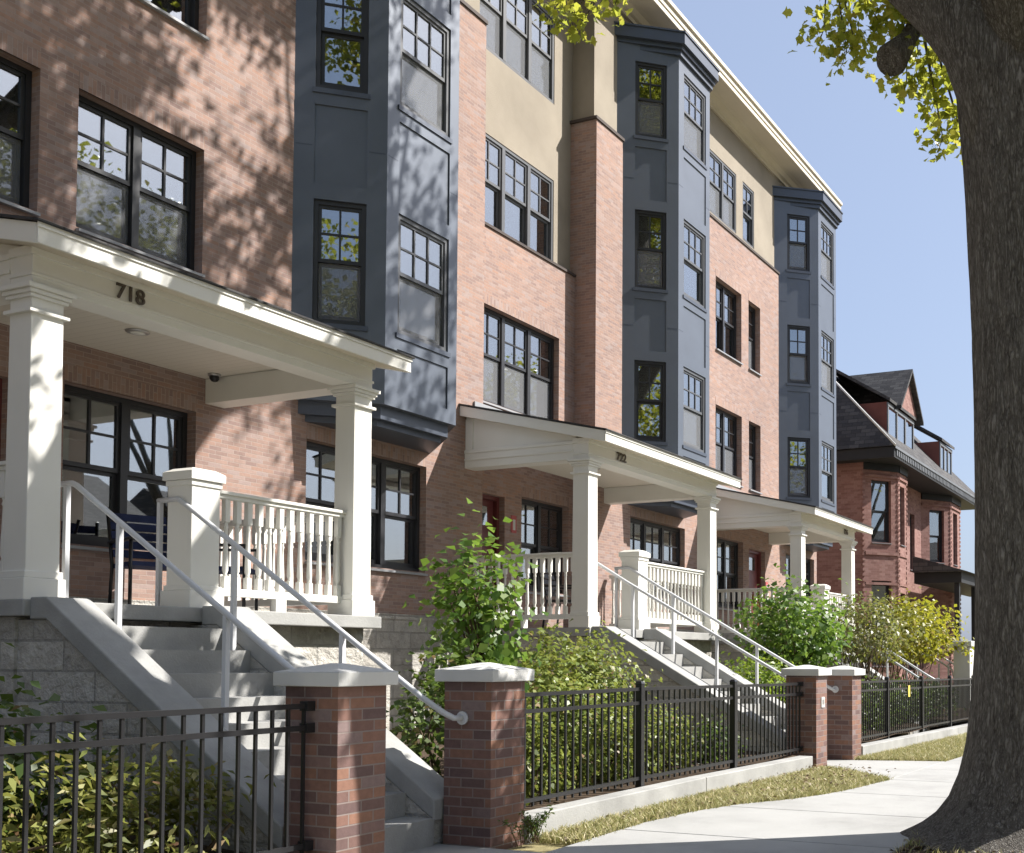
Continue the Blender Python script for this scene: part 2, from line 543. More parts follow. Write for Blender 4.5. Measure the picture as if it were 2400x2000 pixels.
# ------------------------------------------------------------------ ground
def ground():
    mb = MB()
    xs = [-700, -60, -10, 0, 9, 15, 25, 40, 60, 150, 900]
    ys = [-700, -60, -2.06]
    for i in range(len(xs) - 1):
        a, b = xs[i], xs[i + 1]
        for c, d in ((-700, -13.0),):
            mb.face([(a, c, gz(a) - .16), (b, c, gz(b) - .16), (b, d, gz(b) - .16), (a, d, gz(a) - .16)])
        mb.face([(a, -13.0, gz(a) - .02), (b, -13.0, gz(b) - .02), (b, -13.2, gz(b) - .16), (a, -13.2, gz(a) - .16)])
        for c, d in ((-2.06, 4.75), (9.4, 60), (60, 900)):
            mb.face([(a, c, gz(a) - .04), (b, c, gz(b) - .04), (b, d, gz(b) - .04), (a, d, gz(a) - .04)])
        mb.face([(a, 4.75, gz(a) - .04), (b, 4.75, gz(b) - .04), (b, 9.4, gz(b) - .04), (a, 9.4, gz(a) - .04)])
    structure(mb.build('ground', M['lawn']))
    mb = MB()
    for i in range(len(xs) - 1):
        a, b = xs[i], xs[i + 1]
        mb.face([(a, -13.0, gz(a) - .16), (b, -13.0, gz(b) - .16), (b, -2.2, gz(b) - .16), (a, -2.2, gz(a) - .16)])
    structure(mb.build('road', M['asphalt']))
    mb = MB()
    for a, b in ((-60, 9), (9, 60)):
        mb.solid([(a, -2.2, gz(a) - .3), (b, -2.2, gz(b) - .3), (b, -2.04, gz(b) - .3), (a, -2.04, gz(a) - .3),
                  (a, -2.2, gz(a) - .01), (b, -2.2, gz(b) - .01), (b, -2.04, gz(b) - .01), (a, -2.04, gz(a) - .01)])
    structure(mb.build('kerb', M['concrete']))
    # sidewalk slabs with real joints
    north = [(-30, 4.2), (6.0, 4.25), (7.9, 4.32), (8.7, 4.24), (9.3, 4.08), (9.9, 3.80), (10.4, 3.66), (11.0, 3.57), (12.1, 3.50), (15, 3.52), (60, 3.6)]
    nx = [p[0] for p in north]; ny = [p[1] for p in north]
    mb = MB()
    st = [-12, -10.5, -9, -7.5, -6, -4.5, -3, -1.5, 0, 1.5, 3.0, 4.5, 6.0, 7.55, 9.1, 10.65, 12.15, 13.65, 15.2, 16.7, 18.2, 19.7, 21.2, 22.7, 24.2, 25.7, 27.2, 30, 35, 45]
    def slab(pts, t=.07):
        k = len(pts)
        mb.prism([(p[0], p[1]) for p in pts], lambda x, y: (x, y, gz(x) - t), lambda x, y: (x, y, gz(x)))
    for a, b in zip(st[:-1], st[1:]):
        g = .010
        cut = [a + g] + [x for x in nx if a + g < x < b - g] + [b - g]
        pts = [(a + g, 2.12), (b - g, 2.12)] + [(x, float(np.interp(x, nx, ny))) for x in reversed(cut)]
        slab(pts)
    # spur walks up to each stair
    def ny_(x): return float(np.interp(x, nx, ny))
    slab([(5.39, ny_(5.39) + .01), (6.43, ny_(6.43) + .01), (6.43, 5.2), (5.39, 5.2)])
    slab([(12.16, 3.51), (14.95, 3.53), (14.6, 4.68), (14.5, 5.2), (13.5, 5.2), (13.42, 4.66)])
    slab([(20.2, ny_(20.2) + .01), (21.5, ny_(21.5) + .01), (21.4, 5.6), (20.3, 5.6)])
    structure(mb.build('sidewalk', M['sidewalk'], bevel=.006))
    # planting soil behind the fences
    mb = MB()
    def soil(x0, x1):
        n = 8
        for i in range(n):
            a = x0 + (x1 - x0) * i / n; b = x0 + (x1 - x0) * (i + 1) / n
            za = .10 + .02 * math.sin(a * 3); zb = .10 + .02 * math.sin(b * 3)
            mb.face([(a, 4.88, za), (b, 4.88, zb), (b, 9.44, .42), (a, 9.44, .42)])
    for x0, x1 in ((-6, 4.97), (6.66, 12.9), (14.6, 20.2), (21.4, 32)):
        soil(x0, x1)
    structure(mb.build('garden_soil', M['soil']))
ground()

# ------------------------------------------------------------------ building shell
YA, YB = 9.45, 9.85
ZB = 10.24          # brick top, stucco above
ZT = 12.62          # stucco top
BAYX = (9.18, 16.51, 23.77)
BDX, BDY, BFW = .65, .75, 1.27
bld = thing('apartment_building', (0, 9.45, 0), 'long four-storey brick and tan stucco apartment block with slate-blue bays', 'building')

def wall(mb, P, u0, u1, z0, z1, ops=(), mi=0, depth=.28, back=True, mi_rev=None):
    us = sorted({u0, u1} | {min(max(o[i], u0), u1) for o in ops for i in (0, 1)})
    zs = sorted({z0, z1} | {min(max(o[i], z0), z1) for o in ops for i in (2, 3)})
    mr = mi if mi_rev is None else mi_rev
    for a, b in zip(us[:-1], us[1:]):
        for c, d in zip(zs[:-1], zs[1:]):
            uc, zc = (a + b) / 2, (c + d) / 2
            if any(o[0] < uc < o[1] and o[2] < zc < o[3] for o in ops):
                continue
            mb.face([P.p(a, 0, c), P.p(b, 0, c), P.p(b, 0, d), P.p(a, 0, d)], mi)
            if back:
                mb.face([P.p(a, -depth, d), P.p(b, -depth, d), P.p(b, -depth, c), P.p(a, -depth, c)], mi)
    for o in ops:
        a, b, c, d = o
        mb.face([P.p(a, 0, c), P.p(a, 0, d), P.p(a, -depth, d), P.p(a, -depth, c)], mr)
        mb.face([P.p(b, 0, d), P.p(b, 0, c), P.p(b, -depth, c), P.p(b, -depth, d)], mr)
        mb.face([P.p(a, 0, d), P.p(b, 0, d), P.p(b, -depth, d), P.p(a, -depth, d)], mr)
        mb.face([P.p(a, 0, c), P.p(a, -depth, c), P.p(b, -depth, c), P.p(b, 0, c)], mr)

def soldier(mb, P, o, mi, h=.152):
    """course of upright bricks over an opening, 3 mm proud"""
    mb.pbox(P, o[0] - .0, o[1] + .0, -.02, .003, o[3], o[3] + h, mi, rot=True)

WNUM = [0]
def window(P, u0, u1, z0, z1, n=1, cols=2, rec=.12, mat='bronze', parent=None, rows=2, blind=True, sill=None, deep=.09, head=.0, split=.5):
    WNUM[0] += 1
    rr = random.Random(WNUM[0] * 17)
    mb = MB(); gl = MB(); bl = MB(); sc_ = MB()
    fw, mw = .05, .075
    w1, w0 = -rec, -rec - deep
    e = .002
    mb.pbox(P, u0 + e, u0 + fw, w0, w1, z0 + e, z1 - e)
    mb.pbox(P, u1 - fw, u1 - e, w0, w1, z0 + e, z1 - e)
    mb.pbox(P, u0 + fw, u1 - fw, w0, w1, z1 - fw - head, z1 - e)
    mb.pbox(P, u0 + fw, u1 - fw, w0, w1, z0 + e, z0 + fw)
    uw = (u1 - u0 - 2 * fw - (n - 1) * mw) / n
    zt, zb = z1 - fw - head, z0 + fw
    zm = zb + (zt - zb) * split
    for k in range(n):
        a = u0 + fw + k * (uw + mw); b = a + uw
        if k:
            mb.pbox(P, a - mw, a, w0, w1 + .004, zb, zt)
        # upper sash
        s = .034
        wu1, wu0 = w1 - .018, w1 - .050
        mb.pbox(P, a, a + s, wu0, wu1, zm, zt); mb.pbox(P, b - s, b, wu0, wu1, zm, zt)
        mb.pbox(P, a + s, b - s, wu0, wu1, zt - s, zt); mb.pbox(P, a + s, b - s, wu0, wu1, zm, zm + .042)
        # lower sash sits a step further in
        wl1, wl0 = w1 - .052, w1 - .085
        s2 = .042
        mb.pbox(P, a, a + s2, wl0, wl1, zb, zm + .02); mb.pbox(P, b - s2, b, wl0, wl1, zb, zm + .02)
        mb.pbox(P, a + s2, b - s2, wl0, wl1, zb, zb + .06); mb.pbox(P, a + s2, b - s2, wl0, wl1, zm - .035, zm + .02)
        # muntins
        ia, ib, ja, jb = a + s, b - s, zm + .042, zt - s
        for c in range(1, cols):
            u = ia + (ib - ia) * c / cols
            mb.pbox(P, u - .011, u + .011, wu0 + .006, wu1 - .003, ja, jb)
        for q in range(1, rows):
            z = ja + (jb - ja) * q / rows
            mb.pbox(P, ia, ib, wu0 + .004, wu1 - .005, z - .011, z + .011)
        gl.pbox(P, ia - .004, ib + .004, wu0 + .010, wu0 + .014, ja - .004, jb + .004)
        if rows > 1 and z0 > 4.5:
            sc_.pbox(P, a + .008, b - .008, wu0 + .004, wu0 + .006, zb + .002, zm - .002)
        gl.pbox(P, a + s2 - .004, b - s2 + .004, wl0 + .010, wl0 + .014, zb + .056, zm - .031)
        if blind:
            drop = rr.choice([.35, .5, .55, .75, .95, .98, .98])
            zbl = zt - (zt - zb) * drop
            bl.pbox(P, a + .005, b - .005, -rec - deep - .07, -rec - deep - .055, zbl, zt)
    win = mb.build('window', M[mat], parent)
    gl.build('window_pane', M['glass'], win)
    if sc_.f and WNUM[0] % 4:
        sc_.build('window_screen', M['screen'], win)
    if bl.f:
        bl.build('window_blind', M['slats'] if WNUM[0] % 3 else M['blind'], win)
    if sill:
        sb = MB()
        sb.prism([(-rec - .02, z0 - .045), (.045, z0 - .045), (.045, z0 - .02), (-rec - .02, z0 + .004)],
                 lambda w, z: P.p(u0 - .0, w, z), lambda w, z: P.p(u1 + .0, w, z))
        sb.build('window_sill', M[sill], win)
    return win

PA = Plane(0, YA); PB = Plane(0, YB); PS = Plane(0, YA + .08); PBS = Plane(0, YB + .10)

# openings in the main brick plane
A_ops = [(4.97, 6.31, 5.2, 6.47), (6.665, 8.01, 5.2, 6.47), (4.97, 6.31, 7.64, 9.10), (6.665, 8.01, 7.64, 9.10),
         (6.59, 7.97, 2.34, 3.785), (5.16, 6.11, 1.72, 3.70), (2.9, 4.3, 2.34, 3.785)]
UB = [(9.43, 11.47, 2.42, 3.785), (16.82, 18.93, 2.42, 3.785), (24.2, 26.15, 2.42, 3.785)]
voids = [(b + .25, b + 2 * BDX + BFW - .25, 4.3, 11.9) for b in BAYX]
C_ops = [(20.31, 21.64, 5.0, 6.475), (22.02, 22.68, 5.0, 6.475), (20.31, 21.62, 7.63, 9.11), (22.0, 22.66, 7.63, 9.11),
         (20.376, 21.71, 2.36, 3.79), (22.03, 22.94, 1.72, 3.70)]
mb = MB()
zlow = -.3
cutv = lambda v, z0, z1: (v[0], v[1], max(v[2], z0), min(v[3], z1))
wall(mb, PA, -3.0, 12.65, zlow, ZB, A_ops + [UB[0], cutv(voids[0], 0, ZB - .02)])
wall(mb, PA, 15.64, 26.34, zlow, ZB, C_ops + [UB[1], UB[2]] + [cutv(v, 0, ZB - .02) for v in voids[1:]])
B_ops = [(13.1, 15.17, 5.06, 6.49), (12.78, 13.73, 1.72, 3.72), (14.16, 15.48, 2.36, 3.79)]
wall(mb, PB, 12.65, 15.64, zlow, 7.64, B_ops)
# returns of the recess
PR = Plane(15.64, YB + .3, 0, -1)     # faces -x
wall(mb, PR, 0, .7, zlow, ZB, (), 0, .0, False)
mb.face([(12.65, YA, zlow), (12.65, YB + .3, zlow), (12.65, YB + .3, ZB), (12.65, YA, ZB)])
# tops of brick ledges, far end, rear
mb.face([(-3, YA, ZB), (12.65, YA, ZB), (12.65, YA + .3, ZB), (-3, YA + .3, ZB)], 1)
mb.face([(15.64, YA, ZB), (26.34, YA, ZB), (26.34, YA + .3, ZB), (15.64, YA + .3, ZB)], 1)
mb.face([(12.65, YB, 7.64), (15.64, YB, 7.64), (15.64, YB + .3, 7.64), (12.65, YB + .3, 7.64)], 1)
mb.face([(26.34, YA, zlow), (26.34, 22, zlow), (26.34, 22, ZB), (26.34, YA, ZB)])
mb.face([(26.335, 22, zlow), (-3, 22, zlow), (-3, 22, 13), (26.335, 22, 13)])
mb.face([(-3, 22, zlow), (-3, YA, zlow), (-3, YA, ZB), (-3, 22, ZB)])
for o in A_ops[:5] + [A_ops[6]] + C_ops[:5]:
    soldier(mb, PA, o, 0)
for o in UB:
    soldier(mb, PA, o, 0)
soldier(mb, PB, B_ops[0], 0); soldier(mb, PB, B_ops[2], 0)
mb.build('brick_wall', [M['brick'], M['dark_ledge']], bld)

# thin dark flashing over each brick ledge
mb = MB()
mb.box(-3, 12.66, YA - .025, YA + .1, ZB, ZB + .05)
mb.box(15.61, BAYX[1] + .15, YA - .025, YA + .1, ZB, ZB + .05)
mb.box(BAYX[1] + 2.4, BAYX[2] + .15, YA - .025, YA + .1, ZB, ZB + .05)
mb.box(15.60, 15.64, YA - .02, YB + .1, ZB + .002, ZB + .048)
mb.box(12.66, 15.63, YB - .025, YB + .12, 7.64, 7.68)
mb.build('ledge_flashing', M['dark_ledge'], bld)

# pale stone water table under the brick
mb = MB()
mb.box(-3, 12.66, YA - .035, YA + .05, zlow, 1.80)
mb.box(15.62, 26.36, YA - .035, YA + .05, zlow, 1.80)
mb.box(-3, 12.67, YA - .05, YA + .05, 1.80, 1.865)
mb.box(15.61, 26.37, YA - .05, YA + .05, 1.80, 1.865)
mb.build('stone_base', M['stone'], bld)

# stucco upper wall
S_ops = [(20.16, 21.52, 10.41, 11.70), (21.87, 22.50, 10.41, 11.70)]
BS_ops = [(13.1, 15.14, 7.68, 9.09), (13.1, 15.14, 10.35, 11.80)]
mb = MB()
wall(mb, PS, -3, 12.60, ZB, ZT, [(4.97, 6.31, 10.4, 11.7), (6.665, 8.01, 10.4, 11.7), cutv(voids[0], ZB, 99)])
wall(mb, PS, 15.69, 26.30, ZB, ZT, S_ops + [cutv(v, ZB, 99) for v in voids[1:]])
wall(mb, PBS, 12.60, 15.69, 7.64, ZT, BS_ops)
mb.face([(15.69, YB + .3, ZB), (15.69, YA + .08, ZB), (15.69, YA + .08, ZT), (15.69, YB + .3, ZT)])
mb.face([(12.60, YA + .08, ZB), (12.60, YB + .3, ZB), (12.60, YB + .3, ZT), (12.60, YA + .08, ZT)])
mb.face([(26.30, YA + .08, ZB), (26.30, 22, ZB), (26.30, 22, ZT), (26.30, YA + .08, ZT)])
mb.face([(-3, 22, ZB), (-3, YA + .08, ZB), (-3, YA + .08, ZT), (-3, 22, ZT)])
mb.build('stucco_wall', M['stucco'], bld)

# floor slabs and a spine wall so the rooms are rooms
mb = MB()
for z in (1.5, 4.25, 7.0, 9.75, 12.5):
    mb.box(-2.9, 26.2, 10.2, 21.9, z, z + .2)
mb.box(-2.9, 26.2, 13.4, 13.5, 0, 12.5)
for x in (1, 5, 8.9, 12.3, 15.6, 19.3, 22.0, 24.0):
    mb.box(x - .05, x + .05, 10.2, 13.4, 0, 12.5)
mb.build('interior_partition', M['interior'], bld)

# windows of the flat walls
for o in A_ops[:4]:
    window(PA, *o, n=2, cols=2, rec=.11, parent=bld, sill='metal_sill')
window(PA, *A_ops[4], n=2, cols=2, rec=.12, parent=bld, sill='metal_sill', blind=False)
window(PA, *A_ops[6], n=2, cols=2, rec=.12, parent=bld, sill='metal_sill')
for o in UB:
    window(PA, *o, n=3, cols=2, rec=.10, parent=bld, sill='metal_sill', blind=(o is not UB[0]))
window(PB, *B_ops[0], n=3, cols=2, rec=.10, parent=bld, sill='metal_sill')
window(PB, *B_ops[2], n=2, cols=2, rec=.12, parent=bld, sill='metal_sill')
for o in BS_ops:
    window(PBS, *o, n=3, cols=2, rec=.01, mat='window_grey', parent=bld)
for o in C_ops[:4]:
    window(PA, *o, n=2 if o[1] - o[0] > 1 else 1, cols=2, rec=.12, parent=bld, sill='metal_sill')
window(PA, *C_ops[4], n=2, cols=2, rec=.12, parent=bld, sill='metal_sill')
for o in S_ops:
    window(PS, *o, n=2 if o[1] - o[0] > 1 else 1, cols=2, rec=.01, mat='window_grey', parent=bld)
for o in ((4.97, 6.31, 10.4, 11.7), (6.665, 8.01, 10.4, 11.7)):
    window(PS, *o, n=2, cols=2, rec=.01, mat='window_grey', parent=bld)

# red entrance doors
def door(P, u0, u1, z0, z1):
    mb = MB()
    mb.pbox(P, u0, u0 + .06, -.2, -.1, z0, z1); mb.pbox(P, u1 - .06, u1, -.2, -.1, z0, z1)
    mb.pbox(P, u0 + .06, u1 - .06, -.2, -.1, z1 - .06, z1)
    mb.pbox(P, u0 + .06, u1 - .06, -.2, -.165, z0, z1 - .06)
    for a, b in ((.1, .34), (.5, .74)):
        h = z1 - z0
        mb.pbox(P, u0 + .14, u1 - .14, -.165, -.15, z0 + h * a, z0 + h * b)
    d = mb.build('door', M['red_door'], bld)
    g = MB()
    g.pbox(P, u0 + .22, u1 - .22, -.163, -.157, z0 + (z1 - z0) * .78, z0 + (z1 - z0) * .92)
    g.build('door_pane', M['glass'], d)
    h = MB()
    c = P.p(u0 + .14, -.12, z0 + 1.0)
    h.tube([P.p(u0 + .12, -.165, z0 + 1), P.p(u0 + .12, -.11, z0 + 1), P.p(u0 + .22, -.11, z0 + 1)], .012, 6)
    h.build('door_handle', M['steel'], d)
door(PA, *A_ops[5]); door(PB, *B_ops[1]); door(PA, *C_ops[5])

# unit number plaques beside the doors
for P, u, z in ((PB, 13.95, 3.34), (PA, 23.02, 2.9), (PA, 6.3, 3.2)):
    mb = MB(); mb.pbox(P, u - .065, u + .065, 0, .012, z - .13, z + .13)
    q = mb.build('door_plaque', M['plaque_red'], bld)
    m2 = MB(); m2.pbox(P, u - .03, u + .03, .012, .017, z - .09, z + .07)
    m2.build('plaque_card', M['blind'], q)

# ------------------------------------------------------------------ bays
def bay(x0):
    PL = Plane(x0, YA, BDX, -BDY)
    PF = Plane(x0 + BDX, YA - BDY)
    PRt = Plane(x0 + BDX + BFW, YA - BDY, BDX, BDY)
    Lc = math.hypot(BDX, BDY)
    levels = [(5.06, 6.455), (7.72, 9.085), (10.385, 11.70)]
    panels = [(4.36, 4.87), (6.63, 7.53), (9.27, 10.19)]
    ZB0, ZB1 = 4.19, 12.02
    w = MB()
    PFr = [(PL, -.12, Lc, .215, .775), (PF, 0, BFW, .20, 1.105), (PRt, 0, Lc + .12, .215, .775)]
    rd = .019
    for P, a, b, u0, u1 in PFr:
        ops = [(u0, u1, *z) for z in levels]
        holes = ops + [(u0, u1, *z) for z in panels]
        wall(w, P, a, b, ZB0, ZB1, holes, 0, .05, False)
        for z in panels:
            w.face([P.p(u0, -rd, z[0]), P.p(u1, -rd, z[0]), P.p(u1, -rd, z[1]), P.p(u0, -rd, z[1])])
        # joints of the metal skin and raised corner boards
    for P, u in ((PL, Lc), (PF, 0), (PF, BFW), (PRt, 0)):
        pass
    w.face([PL.p(0, 0, ZB0), PRt.p(Lc, 0, ZB0), PRt.p(0, 0, ZB0), PL.p(Lc, 0, ZB0)])
    bb = w.build('bay', M['slate'], bld)
    # trim: corner boards, sills, belt joints
    for z in (5.00, 7.66, 10.325):
        for P, a, b, u0, u1 in PFr[:2]:
            t = MB()
            t.pbox(P, u0 - .03, u1 + .03, 0, .018, z, z + .055)
            t.build('sill_trim', M['slate_dark'], bb)
    for z in (7.05, 9.62):
        for P, a, b, u0, u1 in PFr[:2]:
            for c0, c1_ in ((.02, u0 - .02), (u1 + .02, b - .02)):
                t = MB()
                t.pbox(P, c0, c1_, 0, .0016, z, z + .012)
                t.build('panel_joint', M['slate_dark'], bb)
    # underside: stepped moulding and soffit
    s = MB()
    def ring(off, z0, z1):
        pl = [PL.p(0, off, 0), PL.p(Lc, off, 0), PRt.p(0, off, 0), PRt.p(Lc, off, 0)]
        # mitre the corners properly
        c = math.tan(.5 * math.atan2(BDY, BDX))
        A = (x0 - off * 1.3, YA); D = (x0 + 2 * BDX + BFW + off * 1.3, YA)
        B = (x0 + BDX - off * c, YA - BDY - off); C = (x0 + BDX + BFW + off * c, YA - BDY - off)
        s.prism([A, B, C, D], lambda x, y: (x, y, z0), lambda x, y: (x, y, z1))
    ring(-.09, 4.04, 4.189); ring(-.17, 3.97, 4.039)
    s.build('bay_soffit', M['slate_dark'], bb)
    s = MB()
    def ring2(off, z0, z1): 
        c = math.tan(.5 * math.atan2(BDY, BDX))
        A = (x0 - off * 1.3, YA + .12); D = (x0 + 2 * BDX + BFW + off * 1.3, YA + .12)
        B = (x0 + BDX - off * c, YA - BDY - off); C = (x0 + BDX + BFW + off * c, YA - BDY - off)
        s.prism([A, B, C, D], lambda x, y: (x, y, z0), lambda x, y: (x, y, z1))
    ring2(.05, 11.90, 11.985); ring2(.09, 11.987, 12.06); ring2(.15, 12.062, 12.25); ring2(.17, 12.252, 12.28)
    c = math.tan(.5 * math.atan2(BDY, BDX))
    o = .14
    top = [(x0 - o, YA + .1, 12.28), (x0 + BDX - o * c, YA - BDY - o, 12.28), (x0 + BDX + BFW + o * c, YA - BDY - o, 12.28), (x0 + 2 * BDX + BFW + o, YA + .1, 12.28)]
    ap = [(x0 + .5, YA + .1, 12.50), (x0 + 2 * BDX + BFW - .5, YA + .1, 12.50)]
    s.face([top[0], top[1], ap[0]], 1); s.face([top[1], top[2], ap[1], ap[0]], 1); s.face([top[2], top[3], ap[1]], 1)
    s.build('bay_cornice', [M['slate_dark'], M['shingle']], bb)
    for P, a, b, u0, u1 in PFr:
        for z in levels:
            window(P, u0, u1, *z, n=1, cols=3 if P is PF else 2, rec=.02 if P is PF else .03, mat='window_grey' if P is PF else 'bronze', parent=bld)
for b in BAYX:
    bay(b)

# ------------------------------------------------------------------ eaves and roof
mb = MB()
XE = 26.80
YE = 8.95
prof = [(YA + .1, 12.55), (YA + .03, 12.55), (YA + .03, 12.62), (YA - .02, 12.64), (YA - .08, 12.72), (YA - .16, 12.74), (YE + .05, 12.74), (YE + .05, 12.71), (YE, 12.71),
        (YE, 12.80), (YE - .02, 12.81), (YE - .02, 12.90), (YE - .06, 12.915), (YE - .06, 12.985), (YE + .2, 13.0), (YA + .1, 13.02)]
mb.prism(prof, lambda y, z: (-3.4, y, z), lambda y, z: (XE, y, z))
mb.box(26.27, 26.78, 9.56, 22.4, 12.74, 13.0)
mb.build('eaves_cornice', M['cream'], bld)
mb = MB()
mb.prism([(YA + .12, 12.99), (YE + .2, 13.005), (15.5, 14.6), (22.4, 13.0)], lambda y, z: (-3.4, y, z), lambda y, z: (XE - .02, y, z))
mb.build('roof', M['shingle'], bld)

# ------------------------------------------------------------------ porches
ZF = 1.715
def text_mesh(body, width, height, depth=.012):
    cu = bpy.data.curves.new('digits', 'FONT')
    cu.body = body
    cu.size = 1.0
    cu.extrude = .5
    cu.offset = .012
    ob = bpy.data.objects.new('digits', cu)
    COL.objects.link(ob)
    bpy.context.view_layer.update()
    me = bpy.data.meshes.new_from_object(ob.evaluated_get(bpy.context.evaluated_depsgraph_get()))
    bpy.data.objects.remove(ob)
    co = np.array([v.co[:] for v in me.vertices])
    lo, hi = co.min(0), co.max(0)
    co = (co - lo) / (hi - lo)
    new = np.stack([co[:, 0] * width, -co[:, 2] * depth, co[:, 1] * height], 1)
    me.vertices.foreach_set('co', new.ravel())
    me.update()
    return me

def baluster_bm(x, y, z0, z1):
    mb = MB()
    s = .0235
    mb.box(x - s, x + s, y - s, y + s, z1 - .19, z1)
    mb.box(x - s, x + s, y - s, y + s, z0, z0 + .10)
    h0, h1 = z0 + .10, z1 - .19
    H = h1 - h0
    prof = [(h0, .022), (h0 + .02, .014), (h0 + .05, .0245), (h0 + H * .32, .0225), (h0 + H * .6, .0175), (h1 - .06, .0145), (h1 - .045, .022), (h1 - .02, .0145), (h1, .022)]
    mb.lathe(x, y, prof, 8)
    return mb

def railing(parent, p0, p1, z0=1.83, z1=2.70):
    """square-topped balustrade from p0 to p1, parallel to x or y"""
    ax = abs(p1[0] - p0[0]) > abs(p1[1] - p0[1])
    mb = MB()
    def bar(w, a, b):
        if ax: mb.box(p0[0], p1[0], p0[1] - w, p0[1] + w, a, b)
        else: mb.box(p0[0] - w, p0[0] + w, min(p0[1], p1[1]), max(p0[1], p1[1]), a, b)
    bar(.055, z1 - .028, z1); bar(.035, z1 - .062, z1 - .028); bar(.03, z0, z0 + .066)
    L = max(abs(p1[0] - p0[0]), abs(p1[1] - p0[1]))
    n = max(3, round(L / .116))
    mid = ((p0[0] + p1[0]) / 2, (p0[1] + p1[1]) / 2)
    mb.box(mid[0] - .06, mid[0] + .06, mid[1] - .03, mid[1] + .03, ZF, z0)
    rail = mb.build('railing', M['white'], parent, bevel=.005)
    first = None
    for k in range(n):
        t = (k + .5) / n
        x = p0[0] + (p1[0] - p0[0]) * t; y = p0[1] + (p1[1] - p0[1]) * t
        if first is None:
            first = baluster_bm(x, y, z0 + .066, z1 - .062).build('baluster', M['white'], rail)
            fx, fy = x, y
        else:
            copy_part(first, rail, (x - fx, y - fy, 0))
    return rail

